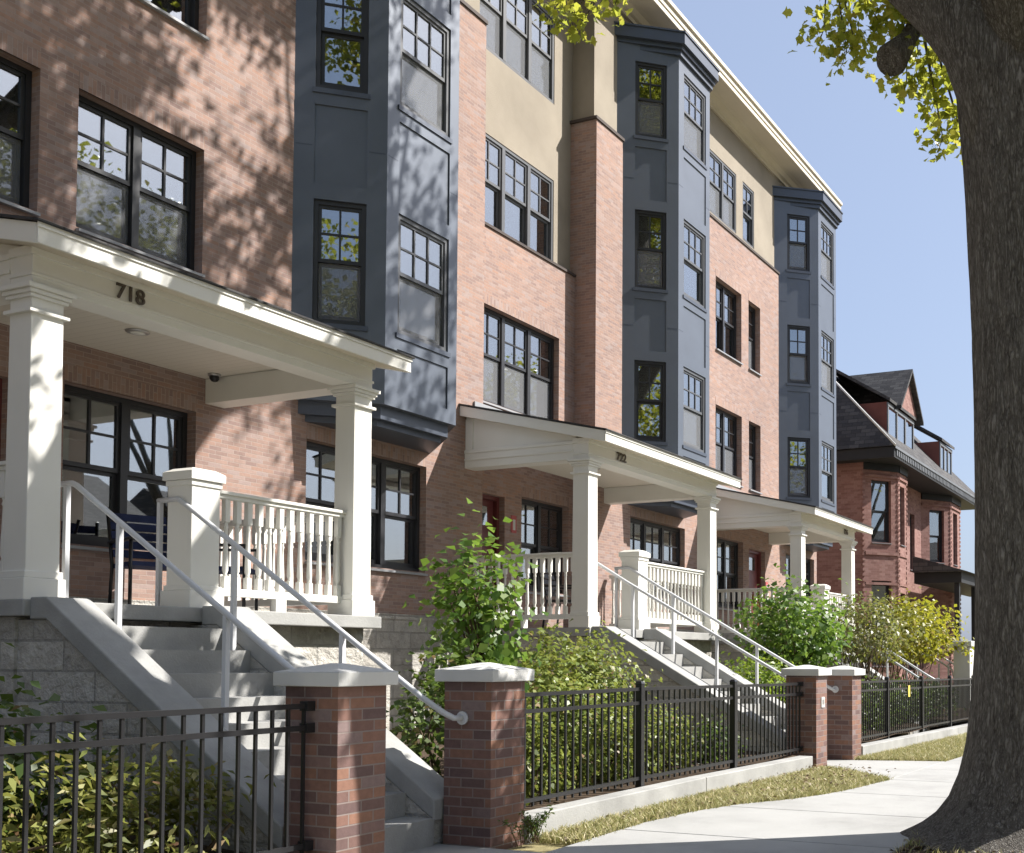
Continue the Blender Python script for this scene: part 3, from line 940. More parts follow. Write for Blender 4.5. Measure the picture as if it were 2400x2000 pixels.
def porch(xl, xr, rx0, rx1, nx, number, nxpos, label):
    """xl, xr: outer faces of the two columns; rx0, rx1: roof ends; nx: newel"""
    t = thing('porch', (xl, 7.5, 0), label, 'porch', 'white entry porches along the block')
    Y0, CW = 7.5, .232
    # stone foundation and slab
    mb = MB()
    mb.box(xl + .0, xr + .03, 7.60, YA - .036, -.25, 1.60)
    mb.build('foundation', M['stone'], t)
    mb = MB()
    mb.box(xl - .05, xr + .10, 7.44, YA - .052, 1.602, ZF)
    mb.build('floor_slab', M['concrete'], t, bevel=.008)
    for x0 in (xl, xr - CW):
        x1 = x0 + CW
        mb = MB()
        mb.prism([(x0 - .006, Y0 - .006), (x1 + .006, Y0 - .006), (x1 + .006, Y0 + CW + .006), (x0 - .006, Y0 + CW + .006)],
                 lambda x, y: (x, y, ZF), lambda x, y: (x + (x0 + CW / 2 - x) * .06, y + (Y0 + CW / 2 - y) * .06, 3.89))
        col = mb.build('column', M['white'], t, bevel=.006)
        mb = MB()
        for o, a, b in ((.035, ZF, ZF + .15), (.022, ZF + .151, ZF + .20)):
            mb.box(x0 - o, x1 + o, Y0 - o, Y0 + CW + o, a, b)
        mb.build('column_base', M['white'], col, bevel=.006)
        mb = MB()
        for o, a, b in ((.028, 3.695, 3.722), (.02, 3.80, 3.825), (.035, 3.826, 3.855), (.055, 3.856, 3.889)):
            mb.box(x0 - o, x1 + o, Y0 - o, Y0 + CW + o, a, b)
        mb.build('column_capital', M['white'], col, bevel=.004)
    # beams
    zb0, zb1 = 3.891, 4.14
    mb = MB()
    mb.box(xl, xr, Y0, Y0 + CW, zb0, zb1)
    mb.box(xl - .012, xr + .012, Y0 - .012, Y0 + CW, zb0 + .062, zb0 + .085)
    mb.box(xl - .02, xr + .02, Y0 - .02, Y0 + CW, zb1 - .045, zb1 + .02)
    mb.build('beam', M['white'], t, bevel=.004)
    for x0, sg in ((xl, -1), (xr - CW, 1)):
        mb = MB()
        mb.box(x0, x0 + CW, Y0 + CW + .001, YA - .001, zb0, zb1)
        e = x0 - .012 if sg < 0 else x0 + CW
        mb.box(e, e + .012, Y0 + CW + .001, YA - .001, zb0 + .10, zb0 + .125)
        mb.box(e, e + .012, Y0 + CW + .001, YA - .001, zb1 - .05, zb1 - .01)
        mb.build('beam', M['white'], t, bevel=.003)
        # gable infill above the side beam
        mb = MB()
        g0 = x0 + .03 if sg < 0 else x0 + CW - .05
        mb.prism([(Y0 + .2, zb1), (YA - .002, zb1), (YA - .002, 4.60), (Y0 + .2, 4.205)], lambda y, z: (g0, y, z), lambda y, z: (g0 + .02, y, z))
        g1 = x0 + .012 if sg < 0 else x0 + CW - .03
        mb.box(g1, g1 + .018, YA - .12, YA - .003, zb1, 4.56)
        mb.build('gable_panel', M['white'], t)
    mb = MB()
    mb.box(xl + CW + .002, xr - CW - .002, Y0 + CW + .002, YA - .002, 4.142, 4.17)
    mb.build('porch_ceiling', M['ceiling'], t)
    # roof: sloping slab, fascias, drip edge, shingles
    zt0, zt1 = 4.215, 4.735           # top at the front edge / at the wall
    yf = 7.20
    sl = (zt1 - zt0) / (YA - yf)
    zz = lambda y: zt0 + sl * (y - yf)
    mb = MB()
    mb.prism([(yf + .03, zz(yf + .03) - .14), (YA - .003, zz(YA) - .14), (YA - .003, zz(YA) - .02), (yf + .03, zz(yf + .03) - .02)], lambda y, z: (rx0 + .03, y, z), lambda y, z: (rx1 - .03, y, z))
    rf = mb.build('porch_roof', M['cream'], t)
    mb = MB()
    for a, b in ((rx0, rx0 + .025), (rx1 - .025, rx1)):
        mb.prism([(yf + .002, zz(yf) - .148), (YA - .004, zz(YA) - .148), (YA - .004, zz(YA) - .01), (yf + .002, zz(yf) - .01)], lambda y, z: (a, y, z), lambda y, z: (b, y, z))
    mb.box(rx0 + .002, rx1 - .002, yf - .022, yf, zt0 - .148, zt0 - .012)
    mb.box(rx0 - .006, rx1 + .006, yf - .034, yf - .023, zt0 - .045, zt0 - .006)
    mb.build('fascia', M['white'], rf, bevel=.003)
    mb = MB()
    mb.prism([(yf - .05, zz(yf - .05) - .004), (YA - .004, zz(YA) - .004), (YA - .004, zz(YA) + .016), (yf - .05, zz(yf - .05) + .016)], lambda y, z: (rx0 - .02, y, z), lambda y, z: (rx1 + .02, y, z))
    mb.build('shingles', M['shingle'], rf)
    mb = MB()
    mb.box(rx0 + .3, rx1 - .3, YA - .03, YA - .0045, zz(YA) + .017, zz(YA) + .11)
    mb.build('roof_flashing', M['metal_sill'], rf)
    # newel post
    mb = MB()
    s = .27
    mb.box(nx, nx + s, Y0, Y0 + s, ZF, 2.735)
    nw = mb.build('newel_post', M['white'], t, bevel=.006)
    mb = MB()
    mb.box(nx - .03, nx + s + .03, Y0 - .03, Y0 + s + .03, ZF, ZF + .14); mb.box(nx - .015, nx + s + .015, Y0 - .015, Y0 + s + .015, ZF + .141, ZF + .18)
    mb.build('newel_base', M['white'], nw, bevel=.005)
    mb = MB()
    mb.box(nx - .012, nx + s + .012, Y0 - .012, Y0 + s + .012, 2.69, 2.734); mb.box(nx - .03, nx + s + .03, Y0 - .03, Y0 + s + .03, 2.736, 2.80)
    mb.prism([(nx - .03, Y0 - .03), (nx + s + .03, Y0 - .03), (nx + s + .03, Y0 + s + .03), (nx - .03, Y0 + s + .03)],
             lambda x, y: (x, y, 2.801), lambda x, y: (x + (nx + s / 2 - x) * .35, y + (Y0 + s / 2 - y) * .35, 2.835))
    mb.build('newel_cap', M['white'], nw, bevel=.004)
    # balustrades
    railing(t, (nx + s + .001, Y0 + .13), (xr - CW - .001, Y0 + .13))
    railing(t, (xr - CW / 2, Y0 + CW + .001), (xr - CW / 2, YA - .06))
    railing(t, (xl + CW / 2, Y0 + CW + .001), (xl + CW / 2, YA - .06))
    # number on the beam
    me = text_mesh(number, .235 if number == '718' else .25, .112)
    me.materials.append(M['digits'])
    o = bpy.data.objects.new('house_number', me)
    COL.objects.link(o)
    o.parent = t
    o.location = (nxpos - xl, -.0135, 3.978)
    # ceiling light and dome camera
    lx, ly = (xl + xr) / 2, 8.6
    mb = MB(); mb.lathe(lx, ly, [(4.1415, .095), (4.13, .095), (4.125, .07)], 20)
    q = mb.build('ceiling_light', M['steel'], t)
    mb = MB(); mb.lathe(lx, ly, [(4.126, .062), (4.118, .058), (4.114, .03)], 16)
    mb.build('lamp_glass', M['lamp_glass'], q)
    cx = xr - .34 if number == '718' else xl + .62
    mb = MB(); mb.lathe(cx, 9.20, [(4.1415, .06), (4.12, .06), (4.118, .05)], 14)
    q = mb.build('security_camera', M['steel'], t)
    mb = MB(); mb.lathe(cx, 9.20, [(4.119, .048), (4.09, .045), (4.07, .03), (4.062, .01)], 14)
    mb.build('camera_dome', M['black'], q)
    return t

porch(4.985, 8.305, 4.80, 8.475, 6.30, '718', 5.60, 'nearest white entry porch, numbered 718, beside the big stone stair cheek')
porch(12.25, 16.155, 12.13, 16.38, 13.58, '722', 12.945, 'middle white entry porch, numbered 722, behind the bushy young tree')
porch(20.035, 23.38, 19.92, 23.67, 21.36, '726', 22.60, 'farthest white entry porch, partly hidden by the small leafy tree')

# ------------------------------------------------------------------ stairs
def stairs(x0, x1, skew, label, yoff=0.0, ends=True, zg=0.0, flange_x=None):
    """flight of ten risers between two sloping cheek walls; x0,x1 inner faces at the top"""
    t = thing('entrance_stairs', (x0, 7.42 + yoff, 0), label, 'stairs', 'concrete entrance stairs')
    sk = lambda x, y: x + skew * (7.42 + yoff - y)
    TR, RS, N_ = .2535, .1695, 9
    Yt = 7.42 + yoff
    mb = MB()
    for k in range(1, N_ + 1):
        y1 = Yt - TR * (k - 1) + .0; y0 = Yt - TR * k
        z = ZF - RS * k
        zb = -.3
        f0 = lambda y, q: (sk(x0 + .001, y), y, q)
        f1 = lambda y, q: (sk(x1 - .001, y), y, q)
        mb.prism([(y0 + .018, zb), (y1 - .0005 + .018, zb), (y1 - .0005 + .018, z - .0), (y0, z), (y0, z - .03)], f0, f1)
    mb.build('steps', M['concrete'], t)
    CH = .32
    yb = 5.14 + yoff
    top = lambda y: min(1.70, 1.70 - .659 * (Yt - .14 - y)) + .03
    for xa, xb, side in ((x0 - CH, x0, -1), (x1, x1 + CH, 1)):
        ye = Yt + .18 - .18 + .02
        mb = MB()
        poly = [(yb, top(yb) - .15), (Yt - .14, top(Yt) - .15), (ye, top(Yt) - .15), (ye, top(Yt)), (Yt - .14, top(Yt)), (yb, top(yb))]
        mb.prism(poly, lambda y, z: (sk(xa, y), y, z), lambda y, z: (sk(xb, y), y, z))
        ck = mb.build('cheek_wall', M['concrete'], t, bevel=.01)
        mb = MB()
        i0, i1 = (xa + .03, xb) if side < 0 else (xa, xb - .03)
        poly = [(yb + .02, -.3), (ye + .16, -.3), (ye + .16, top(Yt) - .152), (Yt - .14, top(Yt) - .152), (yb + .02, top(yb + .02) - .152)]
        mb.prism(poly, lambda y, z: (sk(i0, y), y, z), lambda y, z: (sk(i1, y), y, z))
        mb.build('cheek_stonework', M['stone'], ck)
    # handrails
    for xr_, posts, side in ((x0 + .11, (7.70, 7.14, 6.10), -1), (x1 - .07, (7.84, 7.02, 5.93), 1)):
        zr = lambda y: 2.575 - .634 * (7.62 + yoff - y)
        ys = 7.62 + yoff
        yend = 4.97 + yoff
        mb = MB()
        xe = sk(xr_, 5.05 + yoff)
        fx = xe + side * .18 if flange_x is None else flange_x[0 if side < 0 else 1]
        pts = [(xr_, 7.86 + yoff, 2.58), (xr_, ys + .03, 2.582), (xr_, ys - .02, zr(ys - .02))]
        for y in (7.2, 6.7, 6.2, 5.7, 5.2):
            pts.append((sk(xr_, y + yoff), y + yoff, zr(y + yoff)))
        pts += [(xe + (fx - xe) * .12, 5.03 + yoff, zr(5.03 + yoff) + .004), (xe + (fx - xe) * .45, 4.975 + yoff, .897), (fx, 4.96 + yoff, .894)]
        mb.tube(pts, .021, 10)
        hr = mb.build('handrail', M['rail'], t)
        mb = MB()
        mb.tube([(fx, 4.96 + yoff, .894), (fx - side * .014, 4.96 + yoff, .894)], .048, 16)
        mb.build('rail_flange', M['rail'], hr)
        for y in posts:
            y += yoff
            k = math.floor((Yt - y) / TR) + 1 if y < Yt else 0
            zb = ZF - RS * max(k, 0) + .001
            zt = zr(y) - .012 if y < ys else 2.565
            mb = MB()
            xq = sk(xr_, min(y, Yt))
            mb.box(xq - .017, xq + .017, y - .017, y + .017, zb, zt)
            mb.build('rail_post', M['rail'], hr)
    return t
stairs(5.30, 6.36, 0.0, 'nearest concrete stairs with grey handrails leading to the 718 porch', flange_x=(5.388, 6.438))
stairs(12.57, 13.63, .36, 'middle concrete stairs rising from the far brick piers to the 722 porch', flange_x=(13.537, 14.578))
stairs(20.45, 21.5, 0.0, 'far concrete stairs with handrails behind the right-hand fence', yoff=.28, zg=-.1)

# handrails of the next entrance, by a pale plinth
def far_rails():
    t = thing('handrail_pair', (27.5, 7.4, 0), 'pair of pale handrails beside the pale block next to the tree trunk', 'handrails')
    for x in (26.6, 27.6):
        mb = MB()
        mb.tube([(x, 7.35, 1.80), (x, 7.25, 1.80), (x, 6.1, 1.06), (x, 6.0, .6)], .022, 8)
        h = mb.build('handrail', M['rail'], t)
        mb = MB(); mb.box(x - .018, x + .018, 7.2, 7.236, -.2, 1.75); mb.box(x - .018, x + .018, 6.4, 6.436, -.2, 1.2)
        mb.build('rail_post', M['rail'], h)
    mb = MB()
    mb.box(26.3, 28.6, 5.6, 6.0, -.3, 1.6); mb.box(26.25, 28.65, 5.55, 6.05, 1.602, 1.74)
    b = mb.build('stone_plinth', M['cast_stone'], None, bevel=.02)
    tag(b, 'pale stone plinth half hidden behind the right trunk edge', 'plinth')
far_rails()

# ------------------------------------------------------------------ brick gate piers
def pier(x, label, plate=False):
    z0 = gz(x)
    t = thing('brick_pier', (x, 4.72, z0), label, 'pier', 'brick gate piers at the stair foot')
    S = .405
    mb = MB()
    mb.box(x, x + S, 4.72, 4.72 + S, z0 - .2, z0 + 1.15)
    mb.build('shaft', M['pier_brick'], t, bevel=.004)
    mb = MB()
    o = .05
    mb.box(x - o, x + S + o, 4.72 - o, 4.72 + S + o, z0 + 1.151, z0 + 1.235)
    mb.prism([(x - o, 4.72 - o), (x + S + o, 4.72 - o), (x + S + o, 4.72 + S + o), (x - o, 4.72 + S + o)], lambda a, b: (a, b, z0 + 1.2352), lambda a, b: (a + (x + S / 2 - a) * .9, b + (4.72 + S / 2 - b) * .9, z0 + 1.285))
    mb.build('cap', M['cast_stone'], t, bevel=.006)
    return t
pier(4.978, 'brick pier on the left of the near stair foot, joined to the left fence')
pier(6.44, 'brick pier with the handrail flange and a weed at its foot')
pier(13.13, 'brick pier at the far end of the middle fence, with a small plate')
pier(14.58, 'farthest brick pier, right of the second walkway')
mb = MB(); mb.box(13.30, 13.41, 4.708, 4.7195, .70, .80 + .03)
o = mb.build('small_plate', M['blind'], None)
tag(o, 'small pale notice plate fixed to the third brick pier', 'plate')
m2 = MB(); m2.box(13.325, 13.385, 4.705, 4.7075, .735, .80)
m2.build('plate_panel', M['steel'], o)

# ------------------------------------------------------------------ metal fences on concrete kerbs
def fence(x0, x1, posts, label, brl, brr):
    t = thing('metal_fence', (x0, 4.92, 0), label, 'fence', 'black metal picket fences')
    Y = 4.92
    gq = lambda x: gz(x) * .8
    for za, zb in ((1.022, 1.052), (.895, .925), (.215, .245)):
        mb = MB()
        n = 6
        for i in range(n):
            a = x0 + (x1 - x0) * i / n; b = x0 + (x1 - x0) * (i + 1) / n
            mb.solid([(a, Y - .016, za + gq(a)), (b, Y - .016, za + gq(b)), (b, Y + .016, za + gq(b)), (a, Y + .016, za + gq(a)),
                      (a, Y - .016, zb + gq(a)), (b, Y - .016, zb + gq(b)), (b, Y + .016, zb + gq(b)), (a, Y + .016, zb + gq(a))])
        r = mb.build('rail', M['fence'], t)
        for xb, on, sg in ((x0, brl, 1), (x1, brr, -1)):
            if on:
                mb = MB(); mb.box(min(xb, xb + sg * .06), max(xb, xb + sg * .06), Y - .03, Y + .03, za - .013 + gq(xb), zb + .013 + gq(xb))
                mb.build('bracket', M['fence'], r)
    for x in posts:
        mb = MB(); mb.box(x - .032, x + .032, Y - .032, Y + .032, .05 + gq(x), 1.085 + gq(x))
        p = mb.build('post', M['fence'], t, bevel=.003)
        mb = MB()
        mb.prism([(x - .036, Y - .036), (x + .036, Y - .036), (x + .036, Y + .036), (x - .036, Y + .036)], lambda a, b: (a, b, 1.086 + gq(x)), lambda a, b: (x + (a - x) * .55, Y + (b - Y) * .55, 1.108 + gq(x)))
        mb.build('post_cap', M['fence'], p)
    n = min(100, int(round((x1 - x0) / .115)))
    first = None
    for k in range(n):
        x = x0 + (k + .5) * (x1 - x0) / n
        if any(abs(x - p) < .055 for p in posts):
            continue
        if first is None:
            mb = MB(); mb.box(x - .0085, x + .0085, Y - .0085, Y + .0085, .18 + gq(x), 1.022 + gq(x))
            first = mb.build('picket', M['fence'], t); fx = x
        else:
            copy_part(first, t, (x - fx, 0, gq(x) - gq(fx)))
    return t
fence(1.5, 4.976, (2.9,), 'left black fence panel in front of the pale-leaved shrubs', False, True)
fence(6.848, 13.127, (8.95, 11.04), 'middle black fence between the second and third brick piers', False, True)
fence(14.988, 26.0, (16.95, 19.1, 21.25, 23.4, 25.6), 'right black fence running behind the tree trunk', False, False)

mb = MB()
mb.box(0, .11, -.004, 0, 0, .19)
o = mb.build('hanging_tag', M['yellow'], None)
o.location = (18.15, 4.90, .68)
tag(o, 'small yellow tag hanging on the right fence', 'tag')

def low_kerb(x0, x1, label):
    mb = MB()
    n = max(1, int((x1 - x0) / 3))
    for i in range(n):
        a = x0 + (x1 - x0) * i / n + .004; b = x0 + (x1 - x0) * (i + 1) / n - .004
        mb.solid([(a, 4.70, gz(a) - .2), (b, 4.70, gz(b) - .2), (b, 4.882, gz(b) - .2), (a, 4.882, gz(a) - .2),
                  (a, 4.70, .165 + gz(a)), (b, 4.70, .165 + gz(b)), (b, 4.882, .165 + gz(b)), (a, 4.882, .165 + gz(a))])
    o = mb.build('kerb_wall', M['concrete'], None, bevel=.008)
    tag(o, label, 'kerb wall', 'low concrete kerb walls under the fences')
low_kerb(-3, 4.976, 'low concrete kerb wall under the left fence')
low_kerb(6.85, 12.95, 'low concrete kerb wall under the middle fence, edged by dry grass')
low_kerb(14.99, 27, 'low concrete kerb wall under the right fence')

# ------------------------------------------------------------------ foliage
def leaf_mesh(name, C, size, mat, parent=None, upbias=.35, aspect=.62, seed=0, jitter=.35, out_from=None, lobed=False):
    """one mesh of folded kite-shaped leaves centred on the rows of C"""
    g = np.random.default_rng(seed)
    C = np.asarray(C, dtype=np.float64)
    n = len(C)
    nr = g.normal(size=(n, 3))
    nr /= np.linalg.norm(nr, axis=1, keepdims=True)
    nr[:, 2] = np.abs(nr[:, 2]) * .6 + upbias
    if out_from is not None:
        d = C - np.asarray(out_from); d /= np.linalg.norm(d, axis=1, keepdims=True) + 1e-9
        nr += d * .6
    nr /= np.linalg.norm(nr, axis=1, keepdims=True)
    h = g.normal(size=(n, 3))
    t = h - nr * np.sum(h * nr, 1, keepdims=True)
    t /= np.linalg.norm(t, axis=1, keepdims=True)
    b = np.cross(nr, t)
    s = size * (1 + jitter * g.uniform(-1, 1, size=(n, 1)))
    w = s * aspect * .5
    base = C - t * s * .5
    tip = C + t * s * .5 - nr * s * .12
    lift = nr * s * .10
    sh = t * s * .06
    if lobed:
        # palmate outline: five pointed lobes, cupped along the mid-rib
        out = [(-.5, 0), (-.26, .30), (-.02, .26), (.06, .50), (.20, .22), (.50, 0), (.20, -.22), (.06, -.50), (-.02, -.26), (-.26, -.30)]
        V = np.stack([C + t * s * p + b * s * q * 1.1 + nr * s * (abs(q) * .28 - max(p, 0) ** 2 * .35) for p, q in out], 1).reshape(-1, 3)
        m_ = len(out)
    else:
        V = np.stack([base, C + b * w + lift - sh, tip, C - b * w + lift - sh], 1).reshape(-1, 3)
        m_ = 4
    off = np.array(ORG.get(parent.name, (0, 0, 0))) if parent is not None else np.zeros(3)
    V = V - off
    me = bpy.data.meshes.new(name)
    me.vertices.add(n * m_)
    me.vertices.foreach_set('co', V.ravel())
    me.loops.add(n * m_)
    me.loops.foreach_set('vertex_index', np.arange(n * m_, dtype=np.int32))
    me.polygons.add(n)
    me.polygons.foreach_set('loop_start', np.arange(n, dtype=np.int32) * m_)
    me.polygons.foreach_set('loop_total', np.full(n, m_, dtype=np.int32))
    me.materials.append(mat)
    me.update(calc_edges=True)
    o = bpy.data.objects.new(name, me)
    COL.objects.link(o)
    if parent is not None:
        o.parent = parent
    ORG[o.name] = tuple(off)
    return o

def clumps(g, c, r, k, per, sig, shell=.55, flat=1.0):
    """k leaf clumps spread through an ellipsoid, most of them near its skin"""
    d = g.normal(size=(k, 3)); d /= np.linalg.norm(d, axis=1, keepdims=True)
    rad = shell + (1 - shell) * g.random((k, 1)) ** .6
    rad *= 1 + .18 * g.normal(size=(k, 1))
    cc = np.array(c) + d * rad * np.array(r)
    pts = np.repeat(cc, per, 0) + g.normal(size=(k * per, 3)) * np.array([sig, sig, sig * flat])
    return cc, pts

def shrub(name, label, c, r, k, per, size, mat, seed, sig=.09, stems=7, group=None, cat='shrub', trunk=None, zmin=None, aspect=.62, shell=.5):
    g = np.random.default_rng(seed)
    zg = .12 + max(0.0, (c[1] - 4.9)) * .07 + gz(c[0]) * .5
    t = thing(name, (c[0], c[1], zg - .05), label, cat, group)
    cc, pts = clumps(g, c, r, k, per, sig, shell)
    zl = zg if zmin is None else zmin
    pts = pts[pts[:, 2] > zl]
    # keep the leaves out of fences, stairs and the wall
    pts = pts[(pts[:, 1] > 4.97)]
    leaf_mesh('foliage', pts, size, mat, t, seed=seed + 1, out_from=c, aspect=aspect)
    mb = MB()
    if trunk:
        fork = Vector((c[0] + .05, c[1], trunk))
        mb.tube([(c[0], c[1], zg - .1), (c[0] + .03, c[1] + .02, (zg + trunk) / 2), fork], [.035, .028, .024], 8)
    for i in g.choice(len(cc), min(stems, len(cc)), replace=False):
        p = cc[i]
        if trunk:
            a = fork
        else:
            a = Vector((c[0] + g.normal() * r[0] * .25, c[1] + g.normal() * r[1] * .25, zg - .05))
        m = (a + Vector(p)) * .5 + Vector((g.normal() * .06, g.normal() * .06, .08))
        mb.tube([a, m, Vector(p)], [.014, .010, .005], 5)
    mb.build('stem', M['stem'], t)
    return t

# left bed, behind the near fence
G1 = 'shrubs in the left bed'
shrub('leafy_shrub', 'pale spiky-leaved shrub filling the left fence panel', (3.55, 5.75, .42), (.75, .45, .45), 90, 26, .085, M['leaf_pale'], 21, .085, group=G1, aspect=.34)
shrub('leafy_shrub', 'red-flecked shrub against the left brick pier and stair cheek', (4.45, 5.55, .34), (.50, .38, .40), 60, 26, .08, M['leaf_pale'], 22, .08, group=G1, aspect=.36)
shrub('leafy_shrub', 'taller dark shrub at the left edge before the stone cheek wall', (3.80, 6.45, .78), (.42, .40, .62), 60, 24, .085, M['leaf_dark'], 23, .09, group=G1)
shrub('leafy_shrub', 'dim shrub between the tall dark shrub and the stair cheek', (4.35, 6.35, .45), (.45, .35, .42), 40, 22, .075, M['leaf_dark'], 24, .09, group=G1)
# middle bed
G2 = 'shrubs in the middle bed'
shrub('young_tree', 'bushy young tree with heart-shaped leaves in front of porch 722', (8.12, 6.05, 1.72), (.36, .36, .68), 52, 22, .085, M['leaf_green'], 31, .12, stems=30, trunk=1.15, cat='tree', zmin=.9, aspect=.85)
shrub('leafy_shrub', 'green shrub behind the flanged brick pier, under the handrail', (7.45, 5.95, .72), (.55, .45, .55), 70, 26, .07, M['leaf_dark'], 32, .08, group=G2)
shrub('leafy_shrub', 'tallest speckled shrub, right of the young tree', (9.75, 6.15, 1.0), (.75, .55, .60), 162, 28, .062, M['leaf_mixed'], 33, .08, group=G2)
shrub('leafy_shrub', 'rounded shrub below the young tree', (8.75, 5.85, .82), (.62, .45, .52), 121, 28, .062, M['leaf_mixed'], 34, .08, group=G2)
shrub('leafy_shrub', 'low shrub close behind the fence beside the flanged pier', (7.65, 5.40, .45), (.58, .30, .42), 108, 26, .06, M['leaf_mixed'], 35, .07, group=G2)
shrub('leafy_shrub', 'low shrub close behind the first post of the middle fence', (9.0, 5.45, .46), (.70, .32, .42), 121, 26, .06, M['leaf_mixed'], 36, .07, group=G2)
shrub('leafy_shrub', 'low shrub between the two posts of the middle fence', (10.35, 5.55, .42), (.70, .35, .38), 121, 24, .06, M['leaf_mixed'], 37, .07, group=G2)
shrub('leafy_shrub', 'small dark shrub at the foot of the middle stair cheek', (11.6, 5.5, .32), (.55, .3, .28), 50, 22, .06, M['leaf_dark'], 38, .07, group=G2)
# beyond the second stairs
shrub('leafy_shrub', 'bright green shrub beside the middle stairs', (15.0, 6.4, .85), (.75, .5, .50), 90, 26, .07, M['leaf_bright'], 41, .09)
shrub('young_tree', 'small leafy tree in front of the farthest porch', (16.75, 6.4, 1.72), (1.05, .75, .68), 120, 26, .095, M['leaf_green'], 42, .15, stems=30, trunk=1.0, cat='tree', zmin=.8, aspect=.8)
shrub('leafy_shrub', 'wispy olive shrub left of the yellow-green bush', (20.2, 6.3, 1.75), (1.25, .7, .62), 120, 20, .085, M['leaf_olive'], 43, .14, stems=40, zmin=1.25)
shrub('leafy_shrub', 'yellow-green bush beside the tree trunk, before the old brick house', (25.4, 6.9, 1.9), (2.2, .9, .75), 170, 26, .12, M['leaf_yellow'], 44, .17, stems=30, zmin=1.2)
G3 = 'dark shrubs behind the right fence'
for i, (x, lab) in enumerate(((16.2, 'dark low shrub right of the farthest brick pier'), (18.1, 'dark low shrub behind the yellow tag'), (20.1, 'dark low shrub before the far handrails'), (22.2, 'dark low shrub beside the tree trunk'))):
    shrub('leafy_shrub', lab, (x, 5.5, .42), (.95, .36, .42), 80, 22, .075, M['leaf_dark'], 50 + i, .09, group=G3)
# weed at the pier foot
def weed():
    t = thing('weed', (6.72, 4.60, 0), 'sprig of dark weed at the foot of the flanged pier', 'weed')
    g = np.random.default_rng(5)
    mb = MB(); pts = []
    for i in range(16):
        a = g.uniform(0, 2 * math.pi); l = g.uniform(.12, .34)
        b = Vector((6.78 + g.normal() * .08, 4.60 + g.normal() * .03, -.01))
        e = b + Vector((math.cos(a) * l * .8, -abs(math.sin(a)) * l * .35, l * .75))
        m = (b + e) / 2 + Vector((0, 0, .05))
        mb.tube([b, m, e], [.004, .003, .002], 5)
        for q in range(26):
            s = g.uniform(.2, 1.05)
            p = b.lerp(e, s) + Vector((0, 0, .05 * math.sin(math.pi * min(s, 1))))
            pts.append(p + Vector(g.normal(size=3) * .016))
    mb.build('stem', M['stem'], t)
    leaf_mesh('foliage', np.array([p[:] for p in pts]), .03, M['leaf_dark'], t, seed=9, aspect=.4)
weed()

# ------------------------------------------------------------------ grass
def blades(name, polyfn, n, h, mat, seed, label=None):
    g = np.random.default_rng(seed)
    P = polyfn(g, n)
    n = len(P)
    z = np.array([gz(x) for x in P[:, 0]]) - .03
    a = g.uniform(0, 2 * np.pi, n)
    hh = h * (.45 + .8 * g.random(n))
    w = .0035 + .003 * g.random(n)
    dx, dy = np.cos(a), np.sin(a)
    lean = g.normal(size=(n, 2)) * .55
    b = np.stack([P[:, 0], P[:, 1], z], 1)
    v0 = b + np.stack([dx * w, dy * w, z * 0], 1); v1 = b - np.stack([dx * w, dy * w, z * 0], 1)
    mid = b + np.stack([lean[:, 0] * hh * .35, lean[:, 1] * hh * .35, hh * .6], 1)
    v2 = mid - np.stack([dx * w, dy * w, z * 0], 1) * .8; v3 = mid + np.stack([dx * w, dy * w, z * 0], 1) * .8
    tip = b + np.stack([lean[:, 0] * hh, lean[:, 1] * hh, hh * .95], 1)
    V = np.stack([v0, v1, v2, v3, tip], 1).reshape(-1, 3)
    k = np.arange(n)[:, None] * 5
    q = k + np.array([[0, 1, 2, 3]]); t = k + np.array([[3, 2, 4]])
    me = bpy.data.meshes.new(name)
    me.vertices.add(n * 5); me.vertices.foreach_set('co', V.ravel())
    loops = np.concatenate([q, t], 1).ravel().astype(np.int32)
    me.loops.add(len(loops)); me.loops.foreach_set('vertex_index', loops)
    me.polygons.add(2 * n)
    ls = (np.arange(n)[:, None] * 7 + np.array([[0, 4]])).ravel().astype(np.int32)
    me.polygons.foreach_set('loop_start', ls)
    me.polygons.foreach_set('loop_total', np.tile([4, 3], n).astype(np.int32))
    me.materials.append(mat)
    me.update(calc_edges=True)
    o = bpy.data.objects.new(name, me)
    COL.objects.link(o)
    o['kind'] = 'stuff'
    return o

NX = [6.0, 7.9, 8.7, 9.3, 9.9, 10.4, 11.0, 12.1, 15, 60]
NY = [4.25, 4.32, 4.24, 4.08, 3.80, 3.66, 3.57, 3.50, 3.52, 3.6]
def strip_mid(g, n):
    x = g.uniform(6.9, 13.2, n); y = g.uniform(3.4, 4.72, n)
    lo = np.interp(x, NX, NY) + .01 - np.abs(g.normal(size=n)) * .025
    # the strip tapers away where the spur walk leaves the pavement
    hi = np.full(n, 4.70)
    edge = 12.16 + (y - 3.51) * (13.42 - 12.16) / (4.66 - 3.51)
    k = (y > lo) & (y < hi) & (x < edge - .0 + np.abs(g.normal(size=n)) * .03)
    return np.stack([x[k], y[k]], 1)
blades('grass', strip_mid, 46000, .075, M['grass'], 61)
def strip_right(g, n):
    x = 14.6 + 14 * g.random(n) ** 1.6; y = g.uniform(3.45, 4.70, n)
    edge = 14.95 - (y - 3.53) * .30
    k = (y > np.interp(x, NX, NY) + .01) & (x > edge)
    return np.stack([x[k], y[k]], 1)
blades('grass', strip_right, 42000, .085, M['grass'], 62)
def tree_lawn(g, n):
    x = g.uniform(5.2, 11.5, n); y = g.uniform(-.4, 2.11, n)
    d = np.hypot(x - 8.39, y - 1.28)
    k = (d > .72 + .15 * g.random(n)) & (g.random(n) < .35 + .3 * np.sin(x * 5) * np.cos(y * 6))
    return np.stack([x[k], y[k]], 1)
blades('grass', tree_lawn, 26000, .08, M['grass'], 63)
